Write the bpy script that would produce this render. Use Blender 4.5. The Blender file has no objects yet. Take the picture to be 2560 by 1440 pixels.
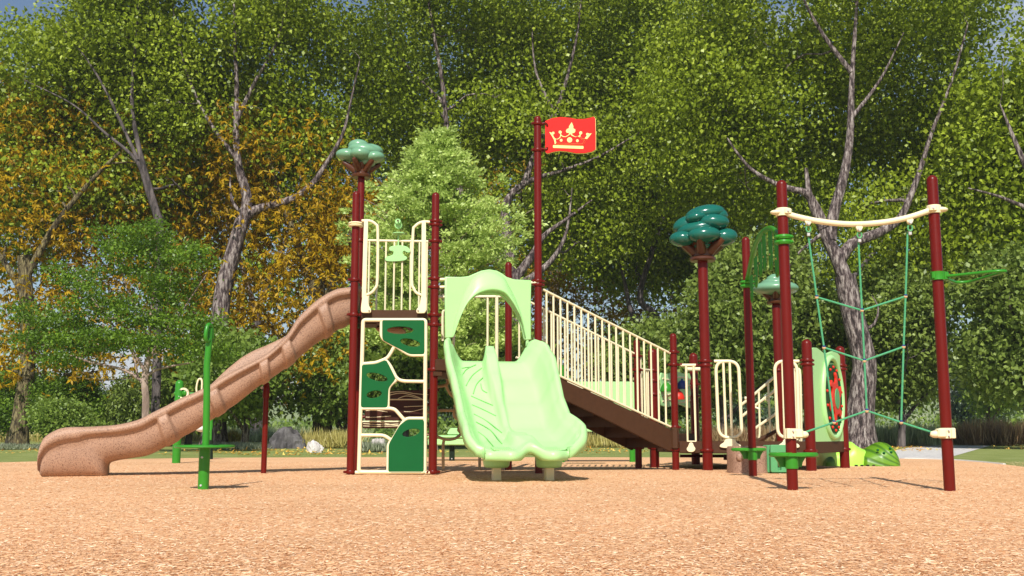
import bpy, math, random
import numpy as np
from mathutils import Vector, Matrix
random.seed(7)
R = math.radians
SC = bpy.context.scene
COL = SC.collection

# ------------------------------------------------------------------ camera, world, sun, exposure
CAM_H = 0.454
F_PX = 2602.0
PITCH = math.atan(364.0 / F_PX)
cam_d = bpy.data.cameras.new('camera')
cam = bpy.data.objects.new('camera', cam_d)
COL.objects.link(cam)
cam.location = (0, 0, CAM_H)
cam.rotation_euler = (R(90) + PITCH, 0, 0)
cam_d.sensor_width = 36.0
cam_d.lens = F_PX / 2560.0 * 36.0
cam_d.clip_end = 3000
cam_d.clip_start = 0.05
SC.camera = cam

SUN_EL, SUN_AZ = 44.0, 186.0      # azimuth: direction the light comes from, clockwise from +Y
w = bpy.data.worlds.new('World')
SC.world = w
w.use_nodes = True
nt = w.node_tree
nt.nodes.clear()
o_ = nt.nodes.new('ShaderNodeOutputWorld')
bg = nt.nodes.new('ShaderNodeBackground')
bg.inputs[1].default_value = 0.085
sky = nt.nodes.new('ShaderNodeTexSky')
sky.sky_type = 'NISHITA'
sky.sun_disc = False
sky.sun_elevation = R(SUN_EL)
sky.sun_rotation = R(SUN_AZ)
sky.air_density = 1.0
sky.dust_density = 0.6
tc = nt.nodes.new('ShaderNodeTexCoord')
mp = nt.nodes.new('ShaderNodeMapping')
mp.inputs['Scale'].default_value = (1.0, 1.0, 3.0)
nz = nt.nodes.new('ShaderNodeTexNoise')
nz.inputs['Scale'].default_value = 2.6
nz.inputs['Detail'].default_value = 8
nz.inputs['Roughness'].default_value = 0.6
rp = nt.nodes.new('ShaderNodeValToRGB')
rp.color_ramp.elements[0].position = 0.57
rp.color_ramp.elements[1].position = 0.68
mx = nt.nodes.new('ShaderNodeMixRGB')
mx.inputs[2].default_value = (7.5, 7.8, 8.2, 1)
L = nt.links
L.new(tc.outputs['Generated'], mp.inputs[0]); L.new(mp.outputs[0], nz.inputs[0])
L.new(nz.outputs[0], rp.inputs[0]); L.new(rp.outputs[0], mx.inputs[0])
L.new(sky.outputs[0], mx.inputs[1]); L.new(mx.outputs[0], bg.inputs[0]); L.new(bg.outputs[0], o_.inputs[0])

sl = bpy.data.lights.new('sun', 'SUN')
sl.energy = 5.0
sl.angle = R(0.5)
sl.color = (1.0, 0.955, 0.88)
sun = bpy.data.objects.new('sun', sl)
COL.objects.link(sun)
sd = Vector((math.sin(R(SUN_AZ)) * math.cos(R(SUN_EL)), math.cos(R(SUN_AZ)) * math.cos(R(SUN_EL)), math.sin(R(SUN_EL))))
sun.rotation_euler = sd.to_track_quat('Z', 'Y').to_euler()
sun.location = (0, -5, 30)

SC.view_settings.view_transform = 'Standard'
SC.view_settings.look = 'None'
SC.view_settings.exposure = 0.25
SC.view_settings.gamma = 1.0

# ------------------------------------------------------------------ pixel helpers (photo is 2560x1440)
CF = np.array([0, math.cos(PITCH), math.sin(PITCH)])
CU = np.array([0, -math.sin(PITCH), math.cos(PITCH)])
CR = np.array([1.0, 0, 0])
CO = np.array([0, 0, CAM_H])

def ray(px, py):
    return CF + CR * ((px - 1280) / F_PX) + CU * ((720 - py) / F_PX)

def pos(px, s):
    zc = F_PX / s
    return ((px - 1280) / s, (zc + 0.063) / 0.99)

def atY(px, py, Y):
    d = ray(px, py)
    return CO + d * (Y / d[1])

def hz(px, py, z):
    d = ray(px, py)
    return CO + d * ((z - CAM_H) / d[2])

def zat(p, py):
    """height of pixel row py above ground point p"""
    Y = p[1]
    d = ray(1280, py)
    return CAM_H + d[2] * Y / d[1]

class PL:
    """vertical plane through two ground points"""
    def __init__(self, a, b, off=0.0):
        a = np.array([a[0], a[1]], float); b = np.array([b[0], b[1]], float)
        u = (b - a) / np.linalg.norm(b - a)
        n = np.array([u[1], -u[0]])
        if n[1] > 0: n = -n
        a = a + n * off
        self.a, self.u, self.n = a, u, n
        self.len = float(np.linalg.norm(b - a))
    def hit(self, px, py):
        d = ray(px, py)
        t = np.dot(self.a - CO[:2], self.n) / np.dot(d[:2], self.n)
        return CO + d * t
    def uv(self, px, py):
        p = self.hit(px, py)
        return (float(np.dot(p[:2] - self.a, self.u)), float(p[2]))
    def world(self, u, z, off=0.0):
        q = self.a + self.u * u + self.n * off
        return np.array([q[0], q[1], z])

# ------------------------------------------------------------------ object helpers
LOC = {}

def tag(o, label=None, cat=None, group=None, kind=None):
    if label: o['label'] = label
    if cat: o['category'] = cat
    if group: o['group'] = group
    if kind: o['kind'] = kind
    return o

def thing(name, loc, label, cat, group=None):
    o = bpy.data.objects.new(name, None)
    COL.objects.link(o)
    loc = np.array([loc[0], loc[1], loc[2] if len(loc) > 2 else 0.0], float)
    o.location = loc
    o.empty_display_size = 0.2
    LOC[o.name] = loc
    tag(o, label, cat, group)
    return o

def mesh_np(name, V, Fq, nv, mat, parent=None, smooth=False, rnd=None):
    """mesh from numpy: V (n,3), faces all with nv corners"""
    me = bpy.data.meshes.new(name)
    base = LOC.get(parent.name, np.zeros(3)) if parent else np.zeros(3)
    V = np.asarray(V, np.float32) - base.astype(np.float32)
    nf = len(Fq)
    me.vertices.add(len(V)); me.vertices.foreach_set('co', V.ravel())
    me.loops.add(nf * nv); me.loops.foreach_set('vertex_index', np.asarray(Fq, np.int32).ravel())
    me.polygons.add(nf)
    me.polygons.foreach_set('loop_start', np.arange(0, nf * nv, nv, dtype=np.int32))
    me.polygons.foreach_set('loop_total', np.full(nf, nv, np.int32))
    me.polygons.foreach_set('use_smooth', np.full(nf, smooth, bool))
    if rnd is not None:
        at = me.attributes.new('rnd', 'FLOAT', 'FACE')
        at.data.foreach_set('value', np.asarray(rnd, np.float32))
    me.update(calc_edges=True)
    me.validate()
    me.materials.append(mat)
    o = bpy.data.objects.new(name, me)
    COL.objects.link(o)
    if parent: o.parent = parent; LOC[o.name] = base
    return o

class MB:
    def __init__(self):
        self.v = []; self.f = []
    def add(self, V, F):
        n = len(self.v)
        self.v.extend([tuple(map(float, p)) for p in V])
        self.f.extend([tuple(i + n for i in q) for q in F])
        return self
    def box(self, c, size, rz=0.0, bev=0.0, ax=None):
        sx, sy, sz = [s / 2 for s in size]
        b = min(bev, sx * .9, sy * .9, sz * .9)
        ca, sa = math.cos(rz), math.sin(rz)
        P = []
        if b <= 0:
            for z in (-sz, sz):
                for x, y in ((-sx, -sy), (sx, -sy), (sx, sy), (-sx, sy)): P.append((x, y, z))
            F = [(0, 3, 2, 1), (4, 5, 6, 7), (0, 1, 5, 4), (1, 2, 6, 5), (2, 3, 7, 6), (3, 0, 4, 7)]
        else:
            def ring(dx, dy, z):
                return [(-dx + b, -dy, z), (dx - b, -dy, z), (dx, -dy + b, z), (dx, dy - b, z), (dx - b, dy, z), (-dx + b, dy, z), (-dx, dy - b, z), (-dx, -dy + b, z)]
            P = ring(sx - b, sy - b, -sz) + ring(sx, sy, -sz + b) + ring(sx, sy, sz - b) + ring(sx - b, sy - b, sz)
            F = [tuple(range(7, -1, -1)), tuple(range(24, 32))]
            for k in range(3):
                for i in range(8):
                    F.append((k * 8 + i, k * 8 + (i + 1) % 8, k * 8 + 8 + (i + 1) % 8, k * 8 + 8 + i))
        P = [(c[0] + x * ca - y * sa, c[1] + x * sa + y * ca, c[2] + z) for x, y, z in P]
        return self.add(P, F)
    def tube(self, pts, r, n=10, closed=False, caps=True, flat=None):
        P = [Vector(map(float, p)) for p in pts]
        m = len(P)
        rr = r if isinstance(r, (list, tuple, np.ndarray)) else [r] * m
        V = []; F = []
        prev = None
        for i in range(m):
            if closed: t = P[(i + 1) % m] - P[i - 1]
            elif i == 0: t = P[1] - P[0]
            elif i == m - 1: t = P[-1] - P[-2]
            else: t = (P[i + 1] - P[i]).normalized() + (P[i] - P[i - 1]).normalized()
            if t.length < 1e-9: t = Vector((0, 0, 1))
            t.normalize()
            if prev is None:
                a = Vector((0, 0, 1)) if abs(t.z) < .9 else Vector((1, 0, 0))
                x = t.cross(a).normalized()
            else:
                x = (prev - t * prev.dot(t))
                x = x.normalized() if x.length > 1e-6 else t.orthogonal().normalized()
            prev = x
            y = t.cross(x)
            for k in range(n):
                th = 2 * math.pi * k / n
                V.append(P[i] + (x * math.cos(th) + y * math.sin(th)) * rr[i])
        for i in range(m if closed else m - 1):
            j = (i + 1) % m
            for k in range(n):
                k2 = (k + 1) % n
                F.append((i * n + k, i * n + k2, j * n + k2, j * n + k))
        if caps and not closed:
            F.append(tuple(range(n - 1, -1, -1)))
            F.append(tuple(range((m - 1) * n, m * n)))
        return self.add(V, F)
    def lathe(self, c, prof, n=20, axis='z', caps=True):
        V = []; F = []
        for (r, z) in prof:
            for k in range(n):
                th = 2 * math.pi * k / n
                if axis == 'z': V.append((c[0] + r * math.cos(th), c[1] + r * math.sin(th), c[2] + z))
                elif axis == 'y': V.append((c[0] + r * math.cos(th), c[1] + z, c[2] + r * math.sin(th)))
                else: V.append((c[0] + z, c[1] + r * math.cos(th), c[2] + r * math.sin(th)))
        m = len(prof)
        for i in range(m - 1):
            for k in range(n):
                k2 = (k + 1) % n
                F.append((i * n + k, i * n + k2, (i + 1) * n + k2, (i + 1) * n + k))
        if caps:
            F.append(tuple(range(n - 1, -1, -1))); F.append(tuple(range((m - 1) * n, m * n)))
        return self.add(V, F)
    def ell(self, c, r, rot=None, nu=20, nv=12, power=1.0):
        V = []; F = []
        M = rot or Matrix.Identity(3)
        for j in range(nv + 1):
            ph = math.pi * j / nv
            for i in range(nu):
                th = 2 * math.pi * i / nu
                q = M @ Vector((r[0] * math.sin(ph) * math.cos(th), r[1] * math.sin(ph) * math.sin(th), r[2] * math.cos(ph)))
                V.append((c[0] + q.x, c[1] + q.y, c[2] + q.z))
        for j in range(nv):
            for i in range(nu):
                i2 = (i + 1) % nu
                F.append((j * nu + i, (j + 1) * nu + i, (j + 1) * nu + i2, j * nu + i2))
        return self.add(V, F)
    def build(self, name, mat, parent=None, smooth=True, sharp=40, weld=True):
        me = bpy.data.meshes.new(name)
        base = LOC.get(parent.name, np.zeros(3)) if parent else np.zeros(3)
        me.from_pydata([tuple(np.array(p) - base) for p in self.v], [], self.f)
        import bmesh
        bm = bmesh.new(); bm.from_mesh(me)
        if weld: bmesh.ops.remove_doubles(bm, verts=bm.verts, dist=1e-5)
        bmesh.ops.recalc_face_normals(bm, faces=bm.faces)
        for f in bm.faces: f.smooth = smooth
        if smooth:
            for e in bm.edges:
                if len(e.link_faces) == 2 and e.calc_face_angle(0) > R(sharp): e.smooth = False
        bm.to_mesh(me); bm.free()
        me.materials.append(mat)
        o = bpy.data.objects.new(name, me)
        COL.objects.link(o)
        if parent: o.parent = parent
        LOC[o.name] = base
        return o

def chaikin(p, n=2, closed=True):
    p = [np.array(q, float) for q in p]
    for _ in range(n):
        q = []
        m = len(p)
        if not closed: q.append(p[0])
        for i in range(m if closed else m - 1):
            a, b = p[i], p[(i + 1) % m]
            q += [a * .75 + b * .25, a * .25 + b * .75]
        if not closed: q.append(p[-1])
        p = q
    return p

def spline(p, n=8, closed=False):
    p = [np.array(q, float) for q in p]
    m = len(p); out = []
    rng = range(m if closed else m - 1)
    for i in rng:
        if closed: a, b, c, d = p[i - 1], p[i], p[(i + 1) % m], p[(i + 2) % m]
        else: a, b, c, d = p[max(i - 1, 0)], p[i], p[i + 1], p[min(i + 2, m - 1)]
        for k in range(n):
            t = k / n
            out.append(.5 * ((2 * b) + (-a + c) * t + (2 * a - 5 * b + 4 * c - d) * t * t + (-a + 3 * b - 3 * c + d) * t ** 3))
    if not closed: out.append(p[-1])
    return out

def corner_round(p, r, n=5, closed=True):
    p = [np.array(q, float) for q in p]
    out = []; m = len(p)
    for i in range(m):
        if not closed and i in (0, m - 1): out.append(p[i]); continue
        a, b, c = p[i - 1], p[i], p[(i + 1) % m]
        la, lc = np.linalg.norm(a - b), np.linalg.norm(c - b)
        rr = min(r, la * .45, lc * .45)
        s, e = b + (a - b) / la * rr, b + (c - b) / lc * rr
        for k in range(n + 1):
            t = k / n
            out.append((1 - t) ** 2 * s + 2 * t * (1 - t) * b + t * t * e)
    return out

def oval(cx, cy, rx, ry, ang=0, n=24):
    a = R(ang)
    return [(cx + rx * math.cos(t) * math.cos(a) - ry * math.sin(t) * math.sin(a), cy + rx * math.cos(t) * math.sin(a) + ry * math.sin(t) * math.cos(a)) for t in [2 * math.pi * k / n for k in range(n)]]

def plate(name, loops, pl, th, mat, parent, off=0.0, bev=0.004):
    """loops in (u,z) of plane pl; centre of thickness sits `off` in front of the plane"""
    cu = bpy.data.curves.new('t', 'CURVE')
    cu.dimensions = '2D'; cu.fill_mode = 'BOTH'
    cu.extrude = max(th / 2 - bev, 0.0005); cu.bevel_depth = bev; cu.bevel_resolution = 1; cu.offset = -bev
    for lp in loops:
        s = cu.splines.new('POLY')
        s.points.add(len(lp) - 1)
        for i, q in enumerate(lp): s.points[i].co = (q[0], q[1], 0, 1)
        s.use_cyclic_u = True
    ob = bpy.data.objects.new('t', cu)
    COL.objects.link(ob)
    bpy.context.view_layer.update()
    me = bpy.data.meshes.new_from_object(ob.evaluated_get(bpy.context.evaluated_depsgraph_get()))
    bpy.data.objects.remove(ob); bpy.data.curves.remove(cu)
    n = len(me.vertices)
    co = np.zeros(n * 3, np.float32); me.vertices.foreach_get('co', co); co = co.reshape(-1, 3)
    base = LOC.get(parent.name, np.zeros(3)) if parent else np.zeros(3)
    W = np.zeros_like(co)
    W[:, 0] = pl.a[0] + pl.u[0] * co[:, 0] + pl.n[0] * (off + co[:, 2])
    W[:, 1] = pl.a[1] + pl.u[1] * co[:, 0] + pl.n[1] * (off + co[:, 2])
    W[:, 2] = co[:, 1]
    W -= base.astype(np.float32)
    me.vertices.foreach_set('co', W.ravel())
    me.name = name
    me.materials.clear(); me.materials.append(mat)
    me.update()
    o = bpy.data.objects.new(name, me)
    COL.objects.link(o)
    if parent: o.parent = parent
    LOC[o.name] = base
    return o

def pxl(pl, pts): return [pl.uv(*p) for p in pts]
def pxh(pl, pts): return [pl.hit(*p) for p in pts]

# ------------------------------------------------------------------ materials
def new_mat(name):
    m = bpy.data.materials.new(name); m.use_nodes = True
    n = m.node_tree.nodes; l = m.node_tree.links
    return m, n, l, n['Principled BSDF']

def paint(name, col, rough=0.35, var=0.06, scale=6.0, bump=0.0, spec=0.5, coat=0.0):
    m, n, l, b = new_mat(name)
    t = n.new('ShaderNodeTexCoord'); z = n.new('ShaderNodeTexNoise')
    z.inputs['Scale'].default_value = scale; z.inputs['Detail'].default_value = 6
    l.new(t.outputs['Object'], z.inputs[0])
    r = n.new('ShaderNodeValToRGB')
    r.color_ramp.elements[0].position = .3; r.color_ramp.elements[1].position = .7
    r.color_ramp.elements[0].color = tuple(c * (1 - var) for c in col) + (1,)
    r.color_ramp.elements[1].color = tuple(min(c * (1 + var), 1) for c in col) + (1,)
    l.new(z.outputs[0], r.inputs[0]); l.new(r.outputs[0], b.inputs['Base Color'])
    b.inputs['Roughness'].default_value = rough
    b.inputs['Specular IOR Level'].default_value = spec
    b.inputs['Coat Weight'].default_value = coat
    b.inputs['Coat Roughness'].default_value = .15
    if bump:
        z2 = n.new('ShaderNodeTexNoise'); z2.inputs['Scale'].default_value = 160; z2.inputs['Detail'].default_value = 3
        l.new(t.outputs['Object'], z2.inputs[0])
        bp = n.new('ShaderNodeBump'); bp.inputs['Strength'].default_value = bump; bp.inputs['Distance'].default_value = .003
        l.new(z2.outputs[0], bp.inputs['Height']); l.new(bp.outputs[0], b.inputs['Normal'])
    return m

def speckle(name, c0, c1, c2, scale=90, rough=.6, bump=.3):
    m, n, l, b = new_mat(name)
    t = n.new('ShaderNodeTexCoord')
    z = n.new('ShaderNodeTexNoise'); z.inputs['Scale'].default_value = scale; z.inputs['Detail'].default_value = 5; z.inputs['Roughness'].default_value = .7
    l.new(t.outputs['Object'], z.inputs[0])
    r = n.new('ShaderNodeValToRGB'); e = r.color_ramp.elements
    e[0].position = .36; e[0].color = c1 + (1,)
    e[1].position = .50; e[1].color = c0 + (1,)
    k = e.new(.62); k.color = c0 + (1,)
    k = e.new(.72); k.color = c2 + (1,)
    l.new(z.outputs[0], r.inputs[0])
    z3 = n.new('ShaderNodeTexNoise'); z3.inputs['Scale'].default_value = 3
    l.new(t.outputs['Object'], z3.inputs[0])
    hs = n.new('ShaderNodeMixRGB'); hs.blend_type = 'MULTIPLY'; hs.inputs[0].default_value = .35
    l.new(r.outputs[0], hs.inputs[1]); l.new(z3.outputs[0], hs.inputs[2])
    l.new(r.outputs[0], hs.inputs[1]); l.new(hs.outputs[0], b.inputs['Base Color'])
    b.inputs['Roughness'].default_value = rough
    bp = n.new('ShaderNodeBump'); bp.inputs['Strength'].default_value = bump; bp.inputs['Distance'].default_value = .004
    l.new(z.outputs[0], bp.inputs['Height']); l.new(bp.outputs[0], b.inputs['Normal'])
    return m

M_RED = paint('maroon_powder_coat', (.122, .0068, .0036), .34, .05, bump=.03, spec=.22)
M_CREAM = paint('cream_powder_coat', (.80, .71, .46), .4, .03, spec=.3)
M_TAN = paint('tan_powder_coat', (.62, .45, .24), .5, .05, spec=.3)
M_LIME = paint('light_green_plastic', (.39, .70, .285), .34, .03, 3, spec=.3)
M_VEIN_SHADE = paint('green_groove_shade', (.22, .48, .16), .4, .03, spec=.2)  # deeper slide green, paints the shadow inside the leaf grooves
M_PLATE = paint('dark_green_plastic', (.006, .098, .025), .5, .05, spec=.12)
M_DKPLATE = paint('bottle_green_panel', (.005, .062, .020), .5, .05, spec=.12)
M_GREEN = paint('bright_green_powder_coat', (.032, .225, .015), .32, .05, spec=.35)
M_BROWN = paint('brown_pvc_deck', (.062, .027, .012), .6, .08, 20, bump=.2, spec=.2)
M_BARKP = paint('brown_plastic', (.080, .024, .009), .3, .1)
M_LOG = paint('dark_brown_plastic', (.055, .017, .010), .4, .1, spec=.25)
M_FLAG = paint('red_plastic', (.72, .014, .010), .5, .02, spec=.2)
M_YEL = paint('pale_yellow_plastic', (.85, .78, .30), .5, .02, spec=.2)
M_ORED = paint('orange_red_plastic', (.60, .030, .014), .4, .04, spec=.2)
M_ROPE = paint('green_rope', (.075, .32, .155), .7, .15, 60, bump=.6, spec=.2)
M_STEEL = paint('zinc_bolt', (.5, .5, .5), .3, .05)
M_TOPL = paint('pale_green_crown_plastic', (.15, .32, .19), .26, .05)
M_TOPD = paint('teal_green_crown_plastic', (.008, .110, .082), .2, .05)
M_BLACK = paint('black_green_metal', (.008, .018, .010), .4, .1, spec=.2)
M_BLUE = paint('blue_plastic', (.015, .04, .18), .3, .05)
M_SLIDE = speckle('sandstone_plastic', (.46, .275, .178), (.17, .085, .055), (.62, .42, .30), 85)
M_STUMP = speckle('stone_speckle_plastic', (.42, .25, .17), (.16, .08, .05), (.55, .38, .28), 60)
M_GBOX = paint('mint_green_plastic', (.095, .32, .13), .45, .05, spec=.25)
M_CAT = paint('lime_rubber', (.33, .68, .06), .4, .12, 2)

def gradient_lime():
    m, n, l, b = new_mat('lime_to_apricot_plastic')
    t = n.new('ShaderNodeTexCoord'); s = n.new('ShaderNodeSeparateXYZ'); l.new(t.outputs['Object'], s.inputs[0])
    r = n.new('ShaderNodeValToRGB'); e = r.color_ramp.elements
    e[0].position = .0; e[0].color = (.75, .72, .22, 1)
    e[1].position = .42; e[1].color = (.40, .78, .08, 1)
    k = e.new(.22); k.color = (.85, .50, .22, 1)
    mr = n.new('ShaderNodeMapRange'); mr.inputs[1].default_value = -1.0; mr.inputs[2].default_value = 1.0
    l.new(s.outputs[0], mr.inputs[0]); l.new(mr.outputs[0], r.inputs[0]); l.new(r.outputs[0], b.inputs['Base Color'])
    b.inputs['Roughness'].default_value = .4
    return m

def stripe_green():
    m, n, l, b = new_mat('striped_leaf_green_plastic')
    t = n.new('ShaderNodeTexCoord')
    sx = n.new('ShaderNodeSeparateXYZ'); l.new(t.outputs['Object'], sx.inputs[0])
    def mth(op, a, b_):
        q = n.new('ShaderNodeMath'); q.operation = op
        for k, v in enumerate((a, b_)):
            if isinstance(v, float): q.inputs[k].default_value = v
            elif v is not None: l.new(v, q.inputs[k])
        return q.outputs[0]
    dx = mth('SUBTRACT', .78, sx.outputs[0]); dz = mth('ADD', sx.outputs[2], .03)
    ang = mth('ARCTAN2', dz, dx)
    rad = mth('SQRT', mth('ADD', mth('MULTIPLY', dx, dx), mth('MULTIPLY', dz, dz)), None)
    ph = mth('ADD', mth('MULTIPLY', ang, 25.0), mth('MULTIPLY', mth('SINE', mth('MULTIPLY', rad, 7.0), None), 1.4))
    sn = mth('ADD', mth('MULTIPLY', mth('SINE', ph, None), .5), .5)
    class _W: outputs = [sn]
    wv = _W
    r = n.new('ShaderNodeValToRGB'); e = r.color_ramp.elements
    e[0].position = .0; e[0].color = (.045, .13, .004, 1)
    e[1].position = .5; e[1].color = (.115, .265, .006, 1)
    l.new(wv.outputs[0], r.inputs[0]); l.new(r.outputs[0], b.inputs['Base Color'])
    bp = n.new('ShaderNodeBump'); bp.inputs['Strength'].default_value = .8; bp.inputs['Distance'].default_value = .03
    l.new(r.outputs[0], bp.inputs['Height']); l.new(bp.outputs[0], b.inputs['Normal'])
    b.inputs['Roughness'].default_value = .4
    return m

def leaf_mat(name, cols, trans=.35, rough=.45, spec=.4):
    m, n, l, b = new_mat(name)
    a = n.new('ShaderNodeAttribute'); a.attribute_name = 'rnd'
    r = n.new('ShaderNodeValToRGB'); e = r.color_ramp.elements
    k = len(cols)
    e[0].position = 0; e[0].color = cols[0] + (1,)
    e[1].position = 1; e[1].color = cols[-1] + (1,)
    for i in range(1, k - 1):
        x = e.new(i / (k - 1)); x.color = cols[i] + (1,)
    l.new(a.outputs['Fac'], r.inputs[0]); l.new(r.outputs[0], b.inputs['Base Color'])
    b.inputs['Roughness'].default_value = rough
    b.inputs['Specular IOR Level'].default_value = spec
    tr = n.new('ShaderNodeBsdfTranslucent')
    hs = n.new('ShaderNodeHueSaturation'); hs.inputs['Value'].default_value = 1.3
    l.new(r.outputs[0], hs.inputs['Color']); l.new(hs.outputs[0], tr.inputs[0])
    ms = n.new('ShaderNodeMixShader'); ms.inputs[0].default_value = trans
    l.new(b.outputs[0], ms.inputs[1]); l.new(tr.outputs[0], ms.inputs[2])
    l.new(ms.outputs[0], n['Material Output'].inputs[0])
    return m

def bark_mat(name, c0, c1, c2, sc=6.0):
    m, n, l, b = new_mat(name)
    t = n.new('ShaderNodeTexCoord'); mp = n.new('ShaderNodeMapping'); mp.inputs['Scale'].default_value = (1, 1, .22)
    l.new(t.outputs['Object'], mp.inputs[0])
    z = n.new('ShaderNodeTexNoise'); z.inputs['Scale'].default_value = sc; z.inputs['Detail'].default_value = 9; z.inputs['Roughness'].default_value = .7
    l.new(mp.outputs[0], z.inputs[0])
    r = n.new('ShaderNodeValToRGB'); e = r.color_ramp.elements
    e[0].position = .42; e[0].color = c0 + (1,)
    e[1].position = .62; e[1].color = c2 + (1,)
    x = e.new(.5); x.color = c1 + (1,)
    l.new(z.outputs[0], r.inputs[0]); l.new(r.outputs[0], b.inputs['Base Color'])
    b.inputs['Roughness'].default_value = .9
    bp = n.new('ShaderNodeBump'); bp.inputs['Strength'].default_value = 1; bp.inputs['Distance'].default_value = .08
    l.new(z.outputs[0], bp.inputs['Height']); l.new(bp.outputs[0], b.inputs['Normal'])
    return m

LF_MAPLE = leaf_mat('maple_leaf', [(.09, .13, .008), (.18, .245, .012), (.27, .345, .022), (.44, .52, .06)], .27, .42, .28)
LF_LAURL = leaf_mat('dull_leaf', [(.10, .155, .024), (.18, .25, .042), (.29, .37, .08)], .3)
LF_SMALL = leaf_mat('bright_leaf', [(.055, .115, .010), (.11, .20, .014), (.24, .39, .03)], .35)
LF_GOLD = leaf_mat('golden_leaf', [(.18, .105, .003), (.33, .195, .004), (.52, .33, .010), (.14, .15, .010)], .30, .5, .2)
LF_CEDAR = leaf_mat('pale_cedar_leaf', [(.24, .33, .07), (.42, .54, .13), (.62, .74, .24)], .35)
LF_BACK = leaf_mat('back_leaf', [(.10, .17, .025), (.18, .27, .042), (.29, .39, .07)], .35)
LF_PINE = leaf_mat('pine_leaf', [(.06, .10, .055), (.10, .15, .08), (.15, .20, .11)], .2)
BK_GREY = bark_mat('grey_furrowed_bark', (.022, .014, .014), (.12, .085, .082), (.42, .36, .33), 13)
BK_MOSS = bark_mat('mossy_brown_bark', (.030, .020, .010), (.11, .085, .036), (.30, .25, .12), 15)
BK_DARK = bark_mat('dark_bark', (.03, .024, .024), (.085, .068, .066), (.17, .14, .135), 5)
BK_PINK = bark_mat('smooth_pinkish_bark', (.22, .15, .12), (.36, .26, .21), (.48, .36, .30), 5)

def mulch():
    m, n, l, b = new_mat('shredded_rubber_mulch')
    t = n.new('ShaderNodeTexCoord')
    z0 = n.new('ShaderNodeTexNoise'); z0.inputs['Scale'].default_value = 14; z0.inputs['Detail'].default_value = 3
    l.new(t.outputs['Object'], z0.inputs[0])
    vm = n.new('ShaderNodeVectorMath'); vm.operation = 'SCALE'; vm.inputs['Scale'].default_value = .09
    l.new(z0.outputs['Color'], vm.inputs[0])
    va = n.new('ShaderNodeVectorMath'); va.operation = 'ADD'
    l.new(t.outputs['Object'], va.inputs[0]); l.new(vm.outputs[0], va.inputs[1])
    mp = n.new('ShaderNodeMapping'); mp.inputs['Scale'].default_value = (1, 1.7, 1); mp.inputs['Rotation'].default_value = (0, 0, .5)
    l.new(va.outputs[0], mp.inputs[0])
    v = n.new('ShaderNodeTexVoronoi'); v.inputs['Scale'].default_value = 170
    l.new(mp.outputs[0], v.inputs[0])
    sp = n.new('ShaderNodeSeparateColor'); l.new(v.outputs['Color'], sp.inputs[0])
    r = n.new('ShaderNodeValToRGB'); e = r.color_ramp.elements
    e[0].position = 0; e[0].color = (.56, .30, .145, 1)
    e[1].position = 1; e[1].color = (.85, .555, .34, 1)
    x = e.new(.22); x.color = (.70, .395, .20, 1)
    x = e.new(.75); x.color = (.78, .465, .25, 1)
    l.new(sp.outputs[0], r.inputs[0])
    z1 = n.new('ShaderNodeTexNoise'); z1.inputs['Scale'].default_value = .5; z1.inputs['Detail'].default_value = 6
    l.new(t.outputs['Object'], z1.inputs[0])
    r1 = n.new('ShaderNodeValToRGB'); r1.color_ramp.elements[0].color = (.86, .84, .82, 1); r1.color_ramp.elements[1].color = (1, 1, 1, 1)
    r1.color_ramp.elements[0].position = .35; r1.color_ramp.elements[1].position = .6
    l.new(z1.outputs[0], r1.inputs[0])
    mm = n.new('ShaderNodeMixRGB'); mm.blend_type = 'MULTIPLY'; mm.inputs[0].default_value = 1
    l.new(r.outputs[0], mm.inputs[1]); l.new(r1.outputs[0], mm.inputs[2]); l.new(mm.outputs[0], b.inputs['Base Color'])
    b.inputs['Roughness'].default_value = .85
    b.inputs['Specular IOR Level'].default_value = .25
    bp = n.new('ShaderNodeBump'); bp.inputs['Strength'].default_value = .45; bp.inputs['Distance'].default_value = .004
    l.new(v.outputs['Distance'], bp.inputs['Height']); l.new(bp.outputs[0], b.inputs['Normal'])
    return m

def lawn_mat(name, cols, sc=(1.2, 30)):
    m, n, l, b = new_mat(name)
    t = n.new('ShaderNodeTexCoord')
    z1 = n.new('ShaderNodeTexNoise'); z1.inputs['Scale'].default_value = sc[0]; z1.inputs['Detail'].default_value = 8; z1.inputs['Roughness'].default_value = .65
    z2 = n.new('ShaderNodeTexNoise'); z2.inputs['Scale'].default_value = sc[1]; z2.inputs['Detail'].default_value = 5; z2.inputs['Roughness'].default_value = .8
    l.new(t.outputs['Object'], z1.inputs[0]); l.new(t.outputs['Object'], z2.inputs[0])
    ma = n.new('ShaderNodeMath'); ma.operation = 'ADD'; l.new(z1.outputs[0], ma.inputs[0]); l.new(z2.outputs[0], ma.inputs[1])
    mb = n.new('ShaderNodeMath'); mb.operation = 'MULTIPLY'; mb.inputs[1].default_value = .5; l.new(ma.outputs[0], mb.inputs[0])
    r = n.new('ShaderNodeValToRGB'); e = r.color_ramp.elements
    e[0].position = .36; e[0].color = cols[0] + (1,)
    e[1].position = .64; e[1].color = cols[2] + (1,)
    x = e.new(.5); x.color = cols[1] + (1,)
    l.new(mb.outputs[0], r.inputs[0]); l.new(r.outputs[0], b.inputs['Base Color'])
    b.inputs['Roughness'].default_value = .95; b.inputs['Specular IOR Level'].default_value = .1
    bp = n.new('ShaderNodeBump'); bp.inputs['Strength'].default_value = .7; bp.inputs['Distance'].default_value = .05
    l.new(z2.outputs[0], bp.inputs['Height']); l.new(bp.outputs[0], b.inputs['Normal'])
    return m

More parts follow.
